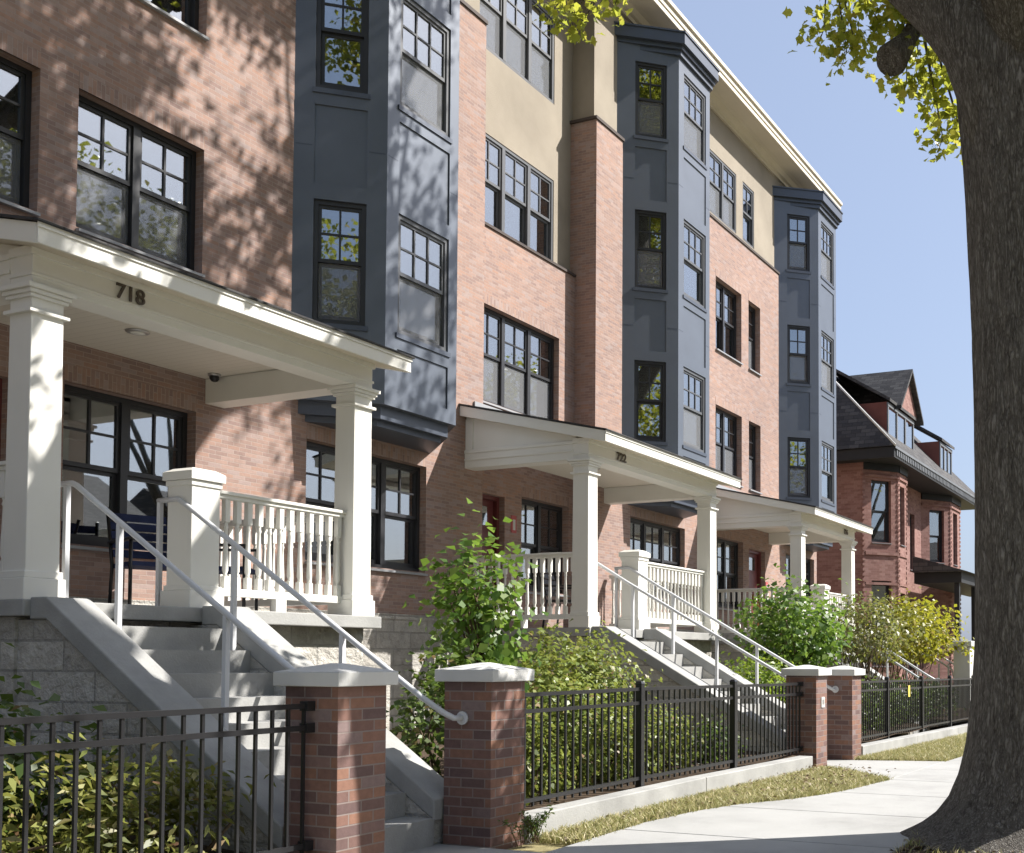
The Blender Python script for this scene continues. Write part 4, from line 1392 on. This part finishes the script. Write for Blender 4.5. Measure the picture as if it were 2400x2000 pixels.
g = np.random.default_rng(64)
lp = np.stack([g.uniform(5.6, 10.5, 2600), g.uniform(.2, 2.16, 2600), np.full(2600, -.02) + g.random(2600) * .025], 1)
lp = lp[np.hypot(lp[:, 0] - 8.39, lp[:, 1] - 1.28) > .55]
o = leaf_mesh('leaf_litter', lp, .05, M['litter'], None, upbias=1.2, seed=65)
o['kind'] = 'stuff'
lp = np.stack([g.uniform(6.9, 13, 500), g.uniform(3.6, 4.72, 500), np.full(500, .0) + g.random(500) * .03], 1)
lp = lp[lp[:, 1] > np.interp(lp[:, 0], NX, NY)]
o = leaf_mesh('leaf_litter', lp, .045, M['litter'], None, upbias=1.2, seed=66)
o['kind'] = 'stuff'

def mound_z(x, y):
    d = math.hypot(x - 8.39, y - 1.28)
    k = max(0.0, 1 - d / 1.35)
    return .12 * k * k * (3 - 2 * k) - .02
mb = MB()
for i in range(40):
    for j in range(24):
        xa, xb = 6.8 + i * .08, 6.8 + (i + 1) * .08
        ya, yb2 = -.3 + j * .1004, -.3 + (j + 1) * .1004
        mb.face([(x, y, mound_z(x, y)) for x, y in ((xa, ya), (xb, ya), (xb, yb2), (xa, yb2))], smooth=True)
structure(mb.build('soil_mound', M['soil']))
lp = np.stack([g.uniform(6.5, 10.0, 1500), g.uniform(-.2, 2.08, 1500), np.zeros(1500)], 1)
lp[:, 2] = [mound_z(x, y) + .012 for x, y in lp[:, :2]]
o = leaf_mesh('leaf_litter', lp, .055, M['litter'], None, upbias=1.0, seed=67)
o['kind'] = 'stuff'

# ------------------------------------------------------------------ the big street tree
TX, TY = 8.39, 1.28
def big_tree():
    t = thing('street_tree', (TX, TY, 0), 'massive grey-barked street tree trunk cropped by the right edge', 'tree')
    # trunk with root flare, lobed section
    nseg, zs = 110, [-.12, 0, .07, .16, .28, .45, .7, 1.0, 1.5, 2.1, 2.8, 3.5, 4.1, 4.6, 5.0, 5.4, 5.8]
    rad = [.98, .86, .74, .64, .56, .50, .455, .43, .415, .408, .405, .41, .425, .45, .48, .50, .46]
    zk, rk = zs, rad
    zs = list(np.concatenate([np.arange(-.12, .6, .04), np.arange(.6, 6.35, .075)]))
    rad = [float(np.interp(1.31 + (z - 1.31) / 1.123 if z > 1.31 else z, zk, rk)) * 1.123 for z in zs]
    g = np.random.default_rng(3)
    ph = g.uniform(0, 6.28, 24)
    mb = MB()
    V = []
    for z, r in zip(zs, rad):
        for j in range(nseg):
            a = 2 * math.pi * j / nseg
            fl = max(0, (.6 - z)) * .5
            k = 1 + (.10 * fl + .018) * math.sin(5 * a + ph[0]) + (.16 * fl) * math.sin(3 * a + ph[1]) + .014 * math.sin(9 * a + ph[2] + z * 2) + .008 * math.sin(17 * a + z * 3 + ph[3])
            # broken vertical ridges
            q = math.sin(23 * a + 1.7 * math.sin(z * 2.3 + ph[4]) + ph[5]) + .8 * math.sin(37 * a + 2.2 * math.sin(z * 3.1 + ph[6]) + ph[7]) + .7 * math.sin(14 * a - z * 1.4 + ph[8])
            q *= .6 + .5 * math.sin(z * 6.3 + 5 * a + ph[9]) * math.sin(z * 2.9 - 3 * a + ph[10])
            k += .0095 * q
            # old knots
            for (kz, ka, kr) in ((2.9, 2.4, .22), (1.3, 3.3, .17), (3.9, 3.9, .2)):
                d2 = ((z - kz) ** 2 + (((a - ka + math.pi) % (2 * math.pi) - math.pi) * r) ** 2) / kr ** 2
                k += .06 * math.exp(-d2 * 2) - .05 * math.exp(-d2 * 9)
            V.append((TX + r * k * math.cos(a) + .012 * math.sin(z * 1.9), TY + r * k * math.sin(a) + .012 * math.cos(z * 1.3), z))
    mb.v = V
    for i in range(len(zs) - 1):
        for j in range(nseg):
            a = i * nseg + j; b = i * nseg + (j + 1) % nseg
            mb.f.append((a, b, b + nseg, a + nseg)); mb.m.append(0); mb.r.append(False); mb.s.append(True)
    top = (len(zs) - 1) * nseg
    mb.f.append(tuple(top + j for j in range(nseg))); mb.m.append(0); mb.r.append(False); mb.s.append(True)
    # leaders and limbs
    def grow(p):
        return (TX + (p[0] - TX) * 1.1, TY + (p[1] - TY) * 1.1, 1.31 + (p[2] - 1.31) * 1.1)
    def limb(pts, r, n=14):
        mb.tube([grow(p) for p in pts], [q * 1.12 for q in r], n)
    limb([(TX + .12, TY - .08, 5.0), (TX + .3, TY - .2, 6.2), (TX + .75, TY - .5, 8.2), (TX + 1.3, TY - 1.0, 11.0), (TX + 1.7, TY - 1.2, 14.5), (TX + 2.0, TY - 1.2, 18)], [.42, .36, .29, .22, .14, .05])
    mb.tube([(8.34, 1.32, 5.15), (8.22, 1.45, 5.62), (8.17, 1.64, 5.96), (8.20, 1.89, 6.27), (8.24, 2.15, 6.58), (8.42, 2.72, 7.29), (8.75, 3.57, 8.38), (9.2, 4.6, 10.8), (9.4, 5.3, 13.6), (9.6, 5.8, 17)], [.46, .38, .31, .265, .25, .23, .20, .15, .09, .03], 18)
    limb([(TX + .2, TY - .1, 5.0), (TX + 1.0, TY - .5, 6.9), (TX + 2.6, TY - .5, 9.0), (TX + 4.6, TY + .1, 11.4), (TX + 6.4, TY + .2, 13.6)], [.30, .25, .19, .13, .04])
    limb([(TX - .15, TY - .1, 5.0), (TX - 1.0, TY + .3, 7.2), (TX - 2.4, TY + 1.0, 9.8), (TX - 3.6, TY + 1.4, 12.8)], [.27, .22, .15, .04])
    limb([(TX + .5, TY - .3, 7.2), (TX + 2.0, TY - 2.2, 9.6), (TX + 4.0, TY - 4.0, 12.2)], [.2, .14, .04])
    limb([(TX + .4, TY - .4, 7.0), (TX - .8, TY - 2.4, 10), (TX - 1.6, TY - 4.0, 13)], [.18, .12, .04])
    limb([(TX + 2.6, TY + .5, 9.0), (TX + 4.2, TY - 1.0, 11.6), (TX + 6.2, TY - 2.0, 14.8)], [.13, .09, .03])
    limb([(TX + 4.6, TY + .3, 11.4), (TX + 6.0, TY + 1.2, 14.4), (TX + 7.0, TY + 1.5, 17)], [.10, .06, .02])
    limb([(TX + 5.4, TY + .25, 12.3), (TX + 7.4, TY - .3, 13.8), (TX + 9.0, TY - .3, 16.2)], [.09, .06, .02])
    trunk = mb.build('trunk', M['bark'], t)
    # sawn-off limb stub
    mb = MB()
    mb.tube([(9.75, 2.15, 7.45), (9.48, 2.42, 6.98), (9.34, 2.50, 6.72), (9.22, 2.56, 6.56), (9.16, 2.59, 6.48), (9.13, 2.60, 6.45)], [.085, .075, .085, .125, .145, .125], 16)
    mb.tube([(9.75, 2.15, 7.44), (9.85, 1.6, 7.75), (9.75, .85, 7.6)], [.085, .10, .12], 12)
    mb.build('limb_stub', M['bark'], t)
    # hanging sprays seen below the crown
    spray = [(7.66, 2.55, 6.12), (7.74, 2.34, 6.14), (7.83, 2.18, 6.12), (7.6, 2.66, 5.94), (7.69, 2.46, 5.88), (7.77, 2.29, 6.0), (7.68, 2.51, 5.78), (7.84, 2.12, 5.97),
             (7.89, 2.03, 5.78), (7.93, 1.95, 5.61), (7.98, 1.83, 5.69), (7.86, 2.11, 5.55), (7.95, 1.91, 5.44), (8.01, 1.78, 5.34), (7.98, 1.87, 5.14), (8.03, 1.75, 5.19), (7.88, 2.03, 6.1),
             (8.12, 5.39, 6.99), (8.19, 5.25, 6.92), (8.22, 5.18, 6.83), (8.29, 5.01, 7.03), (8.35, 4.87, 7.06), (8.16, 5.28, 7.12)]
    g = np.random.default_rng(8)
    sp = np.array(spray)
    eye = np.array([0, 0, 1.31])
    sp[:17] = eye + (sp[:17] - eye) * 1.2
    pts = np.repeat(sp[:17], 66, 0) + g.normal(size=(17 * 66, 3)) * np.array([.125, .11, .095])
    p2 = np.repeat(sp[17:], 26, 0) + g.normal(size=(6 * 26, 3)) * np.array([.10, .07, .055])
    mb = MB()
    for q in sp[:17]:
        a = Vector((9.0, 3.1, 7.4)) if q[1] > 2.6 else Vector((9.25, 2.45, 7.2))
        m = (a + Vector(q)) / 2 + Vector((0, 0, .1))
        mb.tube([a, m, Vector(q), Vector(q) + Vector((0, .05, -.12))], [.012, .008, .005, .003], 5)
    for q in sp[17:]:
        a = Vector((9.05, 4.7, 8.55))
        mb.tube([a, (a + Vector(q)) / 2, Vector(q)], [.012, .008, .004], 5)
    mb.tube([(TX + .5, TY + 2.9, 9.2), (9.05, 4.7, 8.55), (8.6, 5.0, 7.5)], [.05, .03, .01], 8)
    mb.build('twig', M['bark'], t)
    # crown: clumps of leaves inside a vase whose underside rises outward
    k = 165
    d = g.normal(size=(k, 3)); d /= np.linalg.norm(d, axis=1, keepdims=True)
    rr = g.random((k, 1)) ** .42
    CX0 = 7.45
    sc = np.array([8.45, 1.15, 12.5]) + d * rr * np.array([8.0, 6.6, 7.2])
    cc = np.repeat(sc, 7, 0) + g.normal(size=(k * 7, 3)) * np.array([.50, .50, .36])
    stairshade = np.array([(11.3, -2.4, 10.4), (12.3, -2.2, 11.0), (11.4, -1.2, 11.2)])  # unseen leaf clumps added to shade the near stairs
    ss = np.repeat(stairshade, 5, 0) + g.normal(size=(15, 3)) * np.array([.36, .36, .28])
    r = np.hypot(cc[:, 0] - CX0, cc[:, 1] - 1.15)
    keep = cc[:, 2] > 7.4 + np.where(cc[:, 0] > CX0 + 1.5, .88, .62) * r
    keep &= cc[:, 1] < 7.6
    keep &= ~((cc[:, 0] > CX0 + 2.4) & (cc[:, 2] < 12.2))
    # light gaps that let the sun reach the hanging sprays
    sd = np.array(TOSUN)
    for q, rad in (((9.4, 2.6, 6.7), 1.7), ((8.25, 5.15, 6.95), 1.1), ((3.7, 5.5, .5), .55), ((4.5, 5.4, .3), .3)):
        v = cc - np.array(q); al = v @ sd
        keep &= ~((np.linalg.norm(v - al[:, None] * sd, axis=1) < rad) & (al > 0))
    cc = np.concatenate([cc[keep], ss[:5]])
    per = 90
    lp = np.repeat(cc, per, 0) + g.normal(size=(len(cc) * per, 3)) * np.array([.22, .22, .17])
    tipc = np.array([(16.5, .9, 16.0), (16.9, .6, 15.6), (16.2, .4, 15.2), (16.8, 1.1, 14.9), (16.3, .8, 13.6), (16.6, .2, 13.2), (15.9, .7, 12.9), (17.0, .9, 12.6), (16.1, .3, 17.9), (16.6, .9, 18.6)])  # unseen tip clumps, added to throw leaf shadow on the first bay
    lt = np.repeat(tipc, 210, 0) + g.normal(size=(len(tipc) * 210, 3)) * np.array([.30, .30, .26])
    cc = np.concatenate([cc, tipc])
    low = np.array([(9.7, .7, 5.5), (10.1, .3, 6.0), (9.9, .1, 5.7), (10.5, -.3, 6.4), (10.3, -.7, 6.7), (10.9, -.9, 7.2), (9.3, .9, 5.9), (11.2, -1.5, 7.7)])  # low clumps out of view, added to shade the flanged pier
    lq = np.repeat(low, 75, 0) + g.normal(size=(len(low) * 75, 3)) * np.array([.22, .22, .17])
    leaf_mesh('crown', np.concatenate([lp, lq, lt]), .125, M['leaf_tree'], t, seed=12, aspect=.7)
    leaf_mesh('leaf_spray', np.concatenate([pts, p2]), .08, M['leaf_spray'], t, seed=13, aspect=.72, lobed=True)
    mb = MB()
    nodes = [Vector(grow(p)) for p in ((TX + .75, TY - .5, 8.2), (TX + 1.3, TY - 1, 11), (TX + 1.7, TY - 1.2, 14.5), (TX + .7, TY + 3.2, 10.2), (TX + 1, TY + 3.8, 13), (TX + 2.6, TY - .5, 9), (TX + 4.6, TY + .1, 11.4), (TX + 6.4, TY + .2, 13.6), (TX - 2.4, TY + 1, 9.8), (TX - 3.6, TY + 1.4, 12.8), (TX + 4, TY - 4, 12.2), (TX - 1.6, TY - 4, 13), (TX + 6.2, TY - 2, 14.8), (TX + 2, TY - 1.2, 17.5), (TX + 7, TY + 1.5, 17))]
    for i in range(0, len(cc), 7):
        p = Vector(cc[i])
        a = min(nodes, key=lambda q: (q - p).length + (3 if q.z > p.z else 0))
        m = (a + p) / 2 + Vector((g.normal() * .2, g.normal() * .2, .25))
        mb.tube([a, m, p], [.045, .028, .01], 5)
    mb.build('branch', M['bark'], t)
big_tree()

# ------------------------------------------------------------------ trees across the street (seen in the window panes)
def far_tree(x, y, h, r, label, seed, mat='leaf_tree', n=230, per=36, mid=.68, half=.29):
    g = np.random.default_rng(seed)
    t = thing('distant_tree', (x, y, gz(x)), label, 'tree', 'trees on the far side of the street')
    mb = MB()
    mb.tube([(x, y, -.3), (x + .1, y, h * .25), (x, y + .1, h * .5), (x + .2, y, h * .8)], [.38, .30, .22, .06], 10)
    for i in range(6):
        a = i * 1.05
        mb.tube([(x, y, h * .32), (x + math.cos(a) * r * .4, y + math.sin(a) * r * .4, h * .52), (x + math.cos(a) * r * .75, y + math.sin(a) * r * .75, h * .68)], [.15, .1, .03], 7)
    mb.build('trunk', M['bark'], t)
    cc, pts = clumps(g, (x, y, h * mid), (r, r, h * half), n, per, .42, .35)
    leaf_mesh('crown', pts, .26, M[mat], t, seed=seed + 1, aspect=.7)
far_tree(-6, -14.5, 18, 6.5, 'tall tree across the street, reflected in the bay panes', 71, n=300)
far_tree(-17, -13.5, 19, 7, 'broad tree across the street, farther left', 72, n=320)
far_tree(-29, -10, 20, 8, 'broad tree at the far left end of the street', 77, n=320)
far_tree(4.5, -17.5, 16, 5.5, 'rounded tree across the street behind the camera', 73)
far_tree(22, -18.5, 19.5, 5.0, 'tallest tree across the street, reflected in the second-floor panes', 74, n=200, mid=.78, half=.2)
far_tree(31, -18.5, 19, 4.6, 'tall slender tree across the street, farther along', 78, n=160, mid=.8, half=.18)
far_tree(47, -16, 17, 5.5, 'tree across the street at the far end', 75, n=150, mid=.78, half=.2)
far_tree(-15, 1.0, 17, 7, 'street tree on the lawn, well left of the porches', 79, n=320)
far_tree(78, 26, 11, 4.5, 'hazy treetop beyond the old brick house', 76, n=120)

# ------------------------------------------------------------------ houses across the street (in the panes and in the bounce light)
def row_house(x0, x1, y, h, label, mat):
    t = thing('row_house', (x0, y, gz(x0)), label, 'house', 'houses on the far side of the street')
    P = Plane(x1, y, -1, 0)
    W_ = x1 - x0
    ops = []
    for k in range(3):
        u = W_ * (k + .5) / 3
        for z in (1.0, 4.0):
            ops.append((u - .5, u + .5, z, z + 1.6))
    mb = MB()
    wall(mb, P, 0, W_, -.5, h, ops, depth=.2)
    for q in (((x0, y), (x0, y - 10)), ((x0, y - 10), (x1, y - 10)), ((x1, y - 10), (x1, y))):
        a, b = q
        mb.face([(b[0], b[1], -.5), (a[0], a[1], -.5), (a[0], a[1], h), (b[0], b[1], h)])
    mb.build('wall', M[mat], t)
    mb = MB()
    mb.prism([(y + .5, h - .1), (y - 5, h + 3.2), (y - 10.5, h - .1)], lambda yy, z: (x0 - .4, yy, z), lambda yy, z: (x1 + .4, yy, z))
    mb.build('roof', M['shingle'], t)
    for o in ops:
        window(P, *o, n=1, cols=2, rec=.1, mat='house_grey', parent=t, blind=False, rows=1)
row_house(-34, -24, -24, 6.5, 'brick house across the street, far left', 'red_brick')
row_house(-20, -9, -25, 6.5, 'stuccoed house across the street, behind the left trees', 'stucco')
row_house(-5, 6, -24, 6.8, 'brick house straight across the street', 'red_brick')
row_house(10, 20, -25, 6.5, 'brown brick house across the street', 'brick')
row_house(24, 35, -24, 6.6, 'pale house across the street, second from the far end', 'cream')
row_house(39, 50, -25, 6.6, 'brick house across the street at the far end', 'red_brick')

# ------------------------------------------------------------------ old red-brick house at the end
def house():
    X0, YH, YEV = 33.0, 10.3, 9.14
    X1 = 44.6
    t = thing('brick_house', (X0, YH, 0), 'old red-brick house with dark shingled roof and dormers, far right', 'house')
    zt = 7.42
    PH = Plane(0, YH)
    PSd = Plane(X0, 20, 0, -1)
    # two angled bays on the front
    c1 = Plane(X0, YH, 1.05, -.82); f1 = Plane(X0 + 1.05, YH - .82); r1 = Plane(X0 + 2.0, YH - .82, 1.0, .82)
    bx = 40.1
    c2 = Plane(bx, YH, 1.15, -.82); f2 = Plane(bx + 1.15, YH - .82); r2 = Plane(bx + 2.75, YH - .82, 1.0, .82)
    L1 = math.hypot(1.05, .82); L2 = math.hypot(1.15, .82); Lr = math.hypot(1.0, .82)
    mb = MB()
    ops = {}
    main = [(38.5, 39.15, 4.5, 6.5), (38.3, 39.2, .9, 3.4), (36.9, 37.5, 1.2, 3.3)]
    w1 = [(.30, 1.05, 4.95, 6.9), (.30, 1.05, 1.1, 3.75)]
    wf1 = [(.20, .75, 4.95, 6.8), (.20, .75, 1.1, 3.4)]
    w2 = [(.4, 1.1, 4.9, 6.85)]
    wf2 = [(.45, 1.15, 4.9, 6.85)]
    wall(mb, PSd, 0, 20 - YH, -.5, zt)
    wall(mb, PH, X0 + 3.0, bx, -.5, zt, main, depth=.2)
    wall(mb, PH, bx + 3.75, X1, -.5, zt, depth=.2)
    wall(mb, c1, 0, L1, -.5, zt, w1, depth=.2); wall(mb, f1, 0, .95, -.5, zt, wf1, depth=.2); wall(mb, r1, 0, Lr, -.5, zt, depth=.2)
    wall(mb, c2, 0, L2, -.5, zt, w2, depth=.2); wall(mb, f2, 0, 1.6, -.5, zt, wf2, depth=.2); wall(mb, r2, 0, Lr, -.5, zt, depth=.2)
    mb.face([(X1, YH, -.5), (X1, 20, -.5), (X1, 20, zt), (X1, YH, zt)])
    mb.face([(X1, 20, -.5), (X0, 20, -.5), (X0, 20, zt), (X1, 20, zt)])
    mb.build('wall', M['red_brick'], t)
    # corner quoins of alternating projecting bricks and belt courses
    mb = MB()
    for P, u in ((c1, .0), (c1, L1), (f1, .95), (c2, 0), (c2, L2), (f2, 1.6)):
        for k in range(44):
            z = .2 + k * .16
            mb.pbox(P, u - .05, u + .05, -.02, .022, z, z + .08)
    for P, L in ((c1, L1), (f1, .95), (c2, L2), (f2, 1.6)):
        mb.pbox(P, 0.06, L - .06, 0, .04, 4.55, 4.66); mb.pbox(P, 0.06, L - .06, 0, .03, 3.62, 3.70)
        mb.pbox(P, .0, L, 0, .05, 6.98, 7.06)
    mb.build('quoin', M['red_brick'], t)
    for P, os_ in ((PH, main), (c1, w1), (f1, wf1), (c2, w2), (f2, wf2)):
        for o in os_:
            window(P, *o, n=1, cols=1, rows=1, rec=.12, parent=t, blind=False, sill='house_grey')
    # interior darkening box
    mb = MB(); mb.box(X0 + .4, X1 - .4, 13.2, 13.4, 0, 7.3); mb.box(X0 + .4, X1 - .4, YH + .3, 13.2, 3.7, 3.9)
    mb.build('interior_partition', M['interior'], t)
    # boxed eaves: soffit, frieze, bracketed gutter
    mb = MB()
    XL = 32.4
    mb.box(XL + .12, 45.4, YEV + .12, 20.4, 7.421, 7.5)
    mb.box(XL, XL + .115, YEV, 20.5, 7.40, 7.72); mb.box(XL + .116, 45.5, YEV, YEV + .115, 7.40, 7.72)
    mb.build('soffit', M['house_trim'], t)
    mb = MB()
    for k in range(62):
        x = XL + .2 + k * .21
        mb.box(x, x + .10, YEV - .035, YEV - .001, 7.47, 7.66)
    mb.box(XL - .03, 45.5, YEV - .06, YEV - .036, 7.66, 7.74)
    mb.build('gutter', M['house_grey'], t)
    # frieze boards under the eaves over each bay
    for P, L in ((c1, L1), (f1, .95), (c2, L2), (f2, 1.6)):
        mb = MB()
        mb.pbox(P, .0, L, .001, .06, 7.2, 7.415)
        mb.build('frieze', M['house_trim'], t)
    # hipped roof
    zr = 11.45
    A, B = (XL - .06, YEV - .06, 7.742), (45.6, YEV - .06, 7.742)
    Cc, D = (45.6, 20.5, 7.742), (XL - .06, 20.5, 7.742)
    E1, E2 = (34.1, 12.6, zr), (43.9, 12.6, zr); F1, F2 = (34.1, 17, zr), (43.9, 17, zr)
    mb = MB()
    mb.face([A, B, E2, E1]); mb.face([D, A, E1, F1]); mb.face([B, Cc, F2, E2]); mb.face([Cc, D, F1, F2]); mb.face([E1, E2, F2, F1])
    mb.face([A, D, Cc, B])
    rf = mb.build('roof', M['shingle'], t)
    mb = MB()
    mb.tube([A, E1], .035, 6); mb.tube([E1, F1], .03, 6)
    mb.build('hip_flashing', M['cast_stone'], rf)
    # front dormers
    def dormer(xa, xb, yd, z0, z1, gable):
        mb = MB()
        mb.box(xa, xb, yd, yd + 2.4, z0, z1)
        d = mb.build('dormer', M['house_side'], t)
        mb = MB()
        mb.box(xa - .02, xb + .02, yd - .03, yd - .001, z0 + .05, z0 + .14)
        mb.box(xa - .02, xb + .02, yd - .05, yd - .001, z1 - .14, z1 - .02)
        for k in range(4):
            u = xa + (xb - xa - .1) * k / 3
            mb.box(u, u + .1, yd - .04, yd - .001, z0 + .14, z1 - .14)
        mb.build('dormer_trim', M['house_grey'], d)
        mb = MB()
        for k in range(3):
            u = xa + (xb - xa - .1) * k / 3 + .14
            mb.box(u, u + (xb - xa) / 3 - .2, yd - .012, yd - .002, z0 + .2, z1 - .2)
        mb.build('dormer_window', M['glass'], d)
        mb = MB()
        mb.prism([(yd - .12, z1 + .0), (yd + 2.3, z1 + 1.5), (yd + 2.3, z1 + 1.6), (yd - .12, z1 + .1)], lambda y, z: (xa - .06, y, z), lambda y, z: (xb + .1, y, z))
        mb.build('dormer_roof', M['shingle'], d)
        if gable:
            xm = (xa + xb) / 2 + .55
            hw = (xb - xa) / 2 - .35
            mb = MB()
            zb = z1 + .1
            mb.prism([(xm - hw, zb), (xm + hw, zb), (xm, zb + 1.25)], lambda x, z: (x, yd - .1, z), lambda x, z: (x, yd + 3.0, z))
            gb = mb.build('gable', M['red_brick'], d)
            mb = MB()
            for s in (-1, 1):
                mb.solid([(xm + s * (hw + .2), yd - .28, zb - .2), (xm, yd - .28, zb + 1.3), (xm, yd + 3.0, zb + 1.3), (xm + s * (hw + .2), yd + 3.0, zb - .2),
                          (xm + s * (hw + .2), yd - .28, zb - .08), (xm, yd - .28, zb + 1.42), (xm, yd + 3.0, zb + 1.42), (xm + s * (hw + .2), yd + 3.0, zb - .08)])
            mb.build('gable_roof', M['shingle'], gb)
    dormer(33.75, 36.9, 9.75, 8.15, 9.42, True)
    dormer(40.7, 42.6, 9.75, 8.25, 9.42, False)
    # front porch on dark posts
    mb = MB()
    pz = 4.15
    mb.box(35.9, 44.5, 7.9, YH - .83, pz - .35, pz)
    mb.prism([(7.7, pz + .001), (YH - .83, pz + .55), (YH - .83, pz + .001)], lambda y, z: (35.7, y, z), lambda y, z: (44.7, y, z), 1)
    mb.build('porch_roof', [M['house_trim'], M['shingle']], t)
    for x in (36.0, 38.6, 41.2, 44.2):
        mb = MB(); mb.box(x, x + .16, 8.0, 8.16, .3, pz - .351)
        mb.build('porch_post', M['house_trim'], t)
    mb = MB(); mb.box(35.8, 44.5, 7.1, YH - .83, -.4, .3)
    mb.build('porch_deck', M['house_trim'], t)
house()

# ------------------------------------------------------------------ furniture on the porches
def patio_chair(x, y, rz, label, seat, frame, group='chairs on the porches'):
    t = thing('patio_chair', (x, y, ZF), label, 'chair', group)
    t.rotation_euler = (0, 0, rz)
    def part(name, mb, m, bev=.004):
        o = mb.build(name, m, None, bevel=bev)
        o.parent = t
        return o
    mb = MB(); mb.box(-.24, .24, -.24, .24, .40, .44); part('seat', mb, seat)
    mb = MB()
    for k in range(5):
        z = .50 + k * .085
        mb.solid([(-.24, .235 + k * .03, z), (.24, .235 + k * .03, z), (.24, .255 + k * .03, z), (-.24, .255 + k * .03, z),
                  (-.24, .255 + k * .03, z + .07), (.24, .255 + k * .03, z + .07), (.24, .275 + k * .03, z + .07), (-.24, .275 + k * .03, z + .07)])
    part('backrest', mb, seat)
    for sx in (-1, 1):
        mb = MB(); mb.tube([(sx * .25, -.23, .0), (sx * .25, -.23, .62)], .016, 8); part('leg', mb, frame, 0)
        mb = MB(); mb.tube([(sx * .25, .30, .0), (sx * .25, .24, .42), (sx * .25, .40, .95)], .016, 8); part('leg', mb, frame, 0)
        mb = MB(); mb.box(sx * .25 - .025, sx * .25 + .025, -.25, .30, .62, .645); part('armrest', mb, frame)
    return t
patio_chair(6.95, 8.75, R(-20), 'dark chair behind the 718 newel post', M['navy'], M['black'])
patio_chair(7.55, 8.55, R(35), 'dark blue chair behind the 718 balusters', M['navy'], M['black'])
patio_chair(13.7, 8.7, R(10), 'dark chair behind the side railing of porch 722', M['black'], M['black'])
patio_chair(21.0, 8.5, R(30), 'orange wooden chair on the farthest porch', M['orange_wood'], M['orange_wood'])

# window blinds and curtains follow each window; finish with smooth viewport state
bpy.context.view_layer.update()
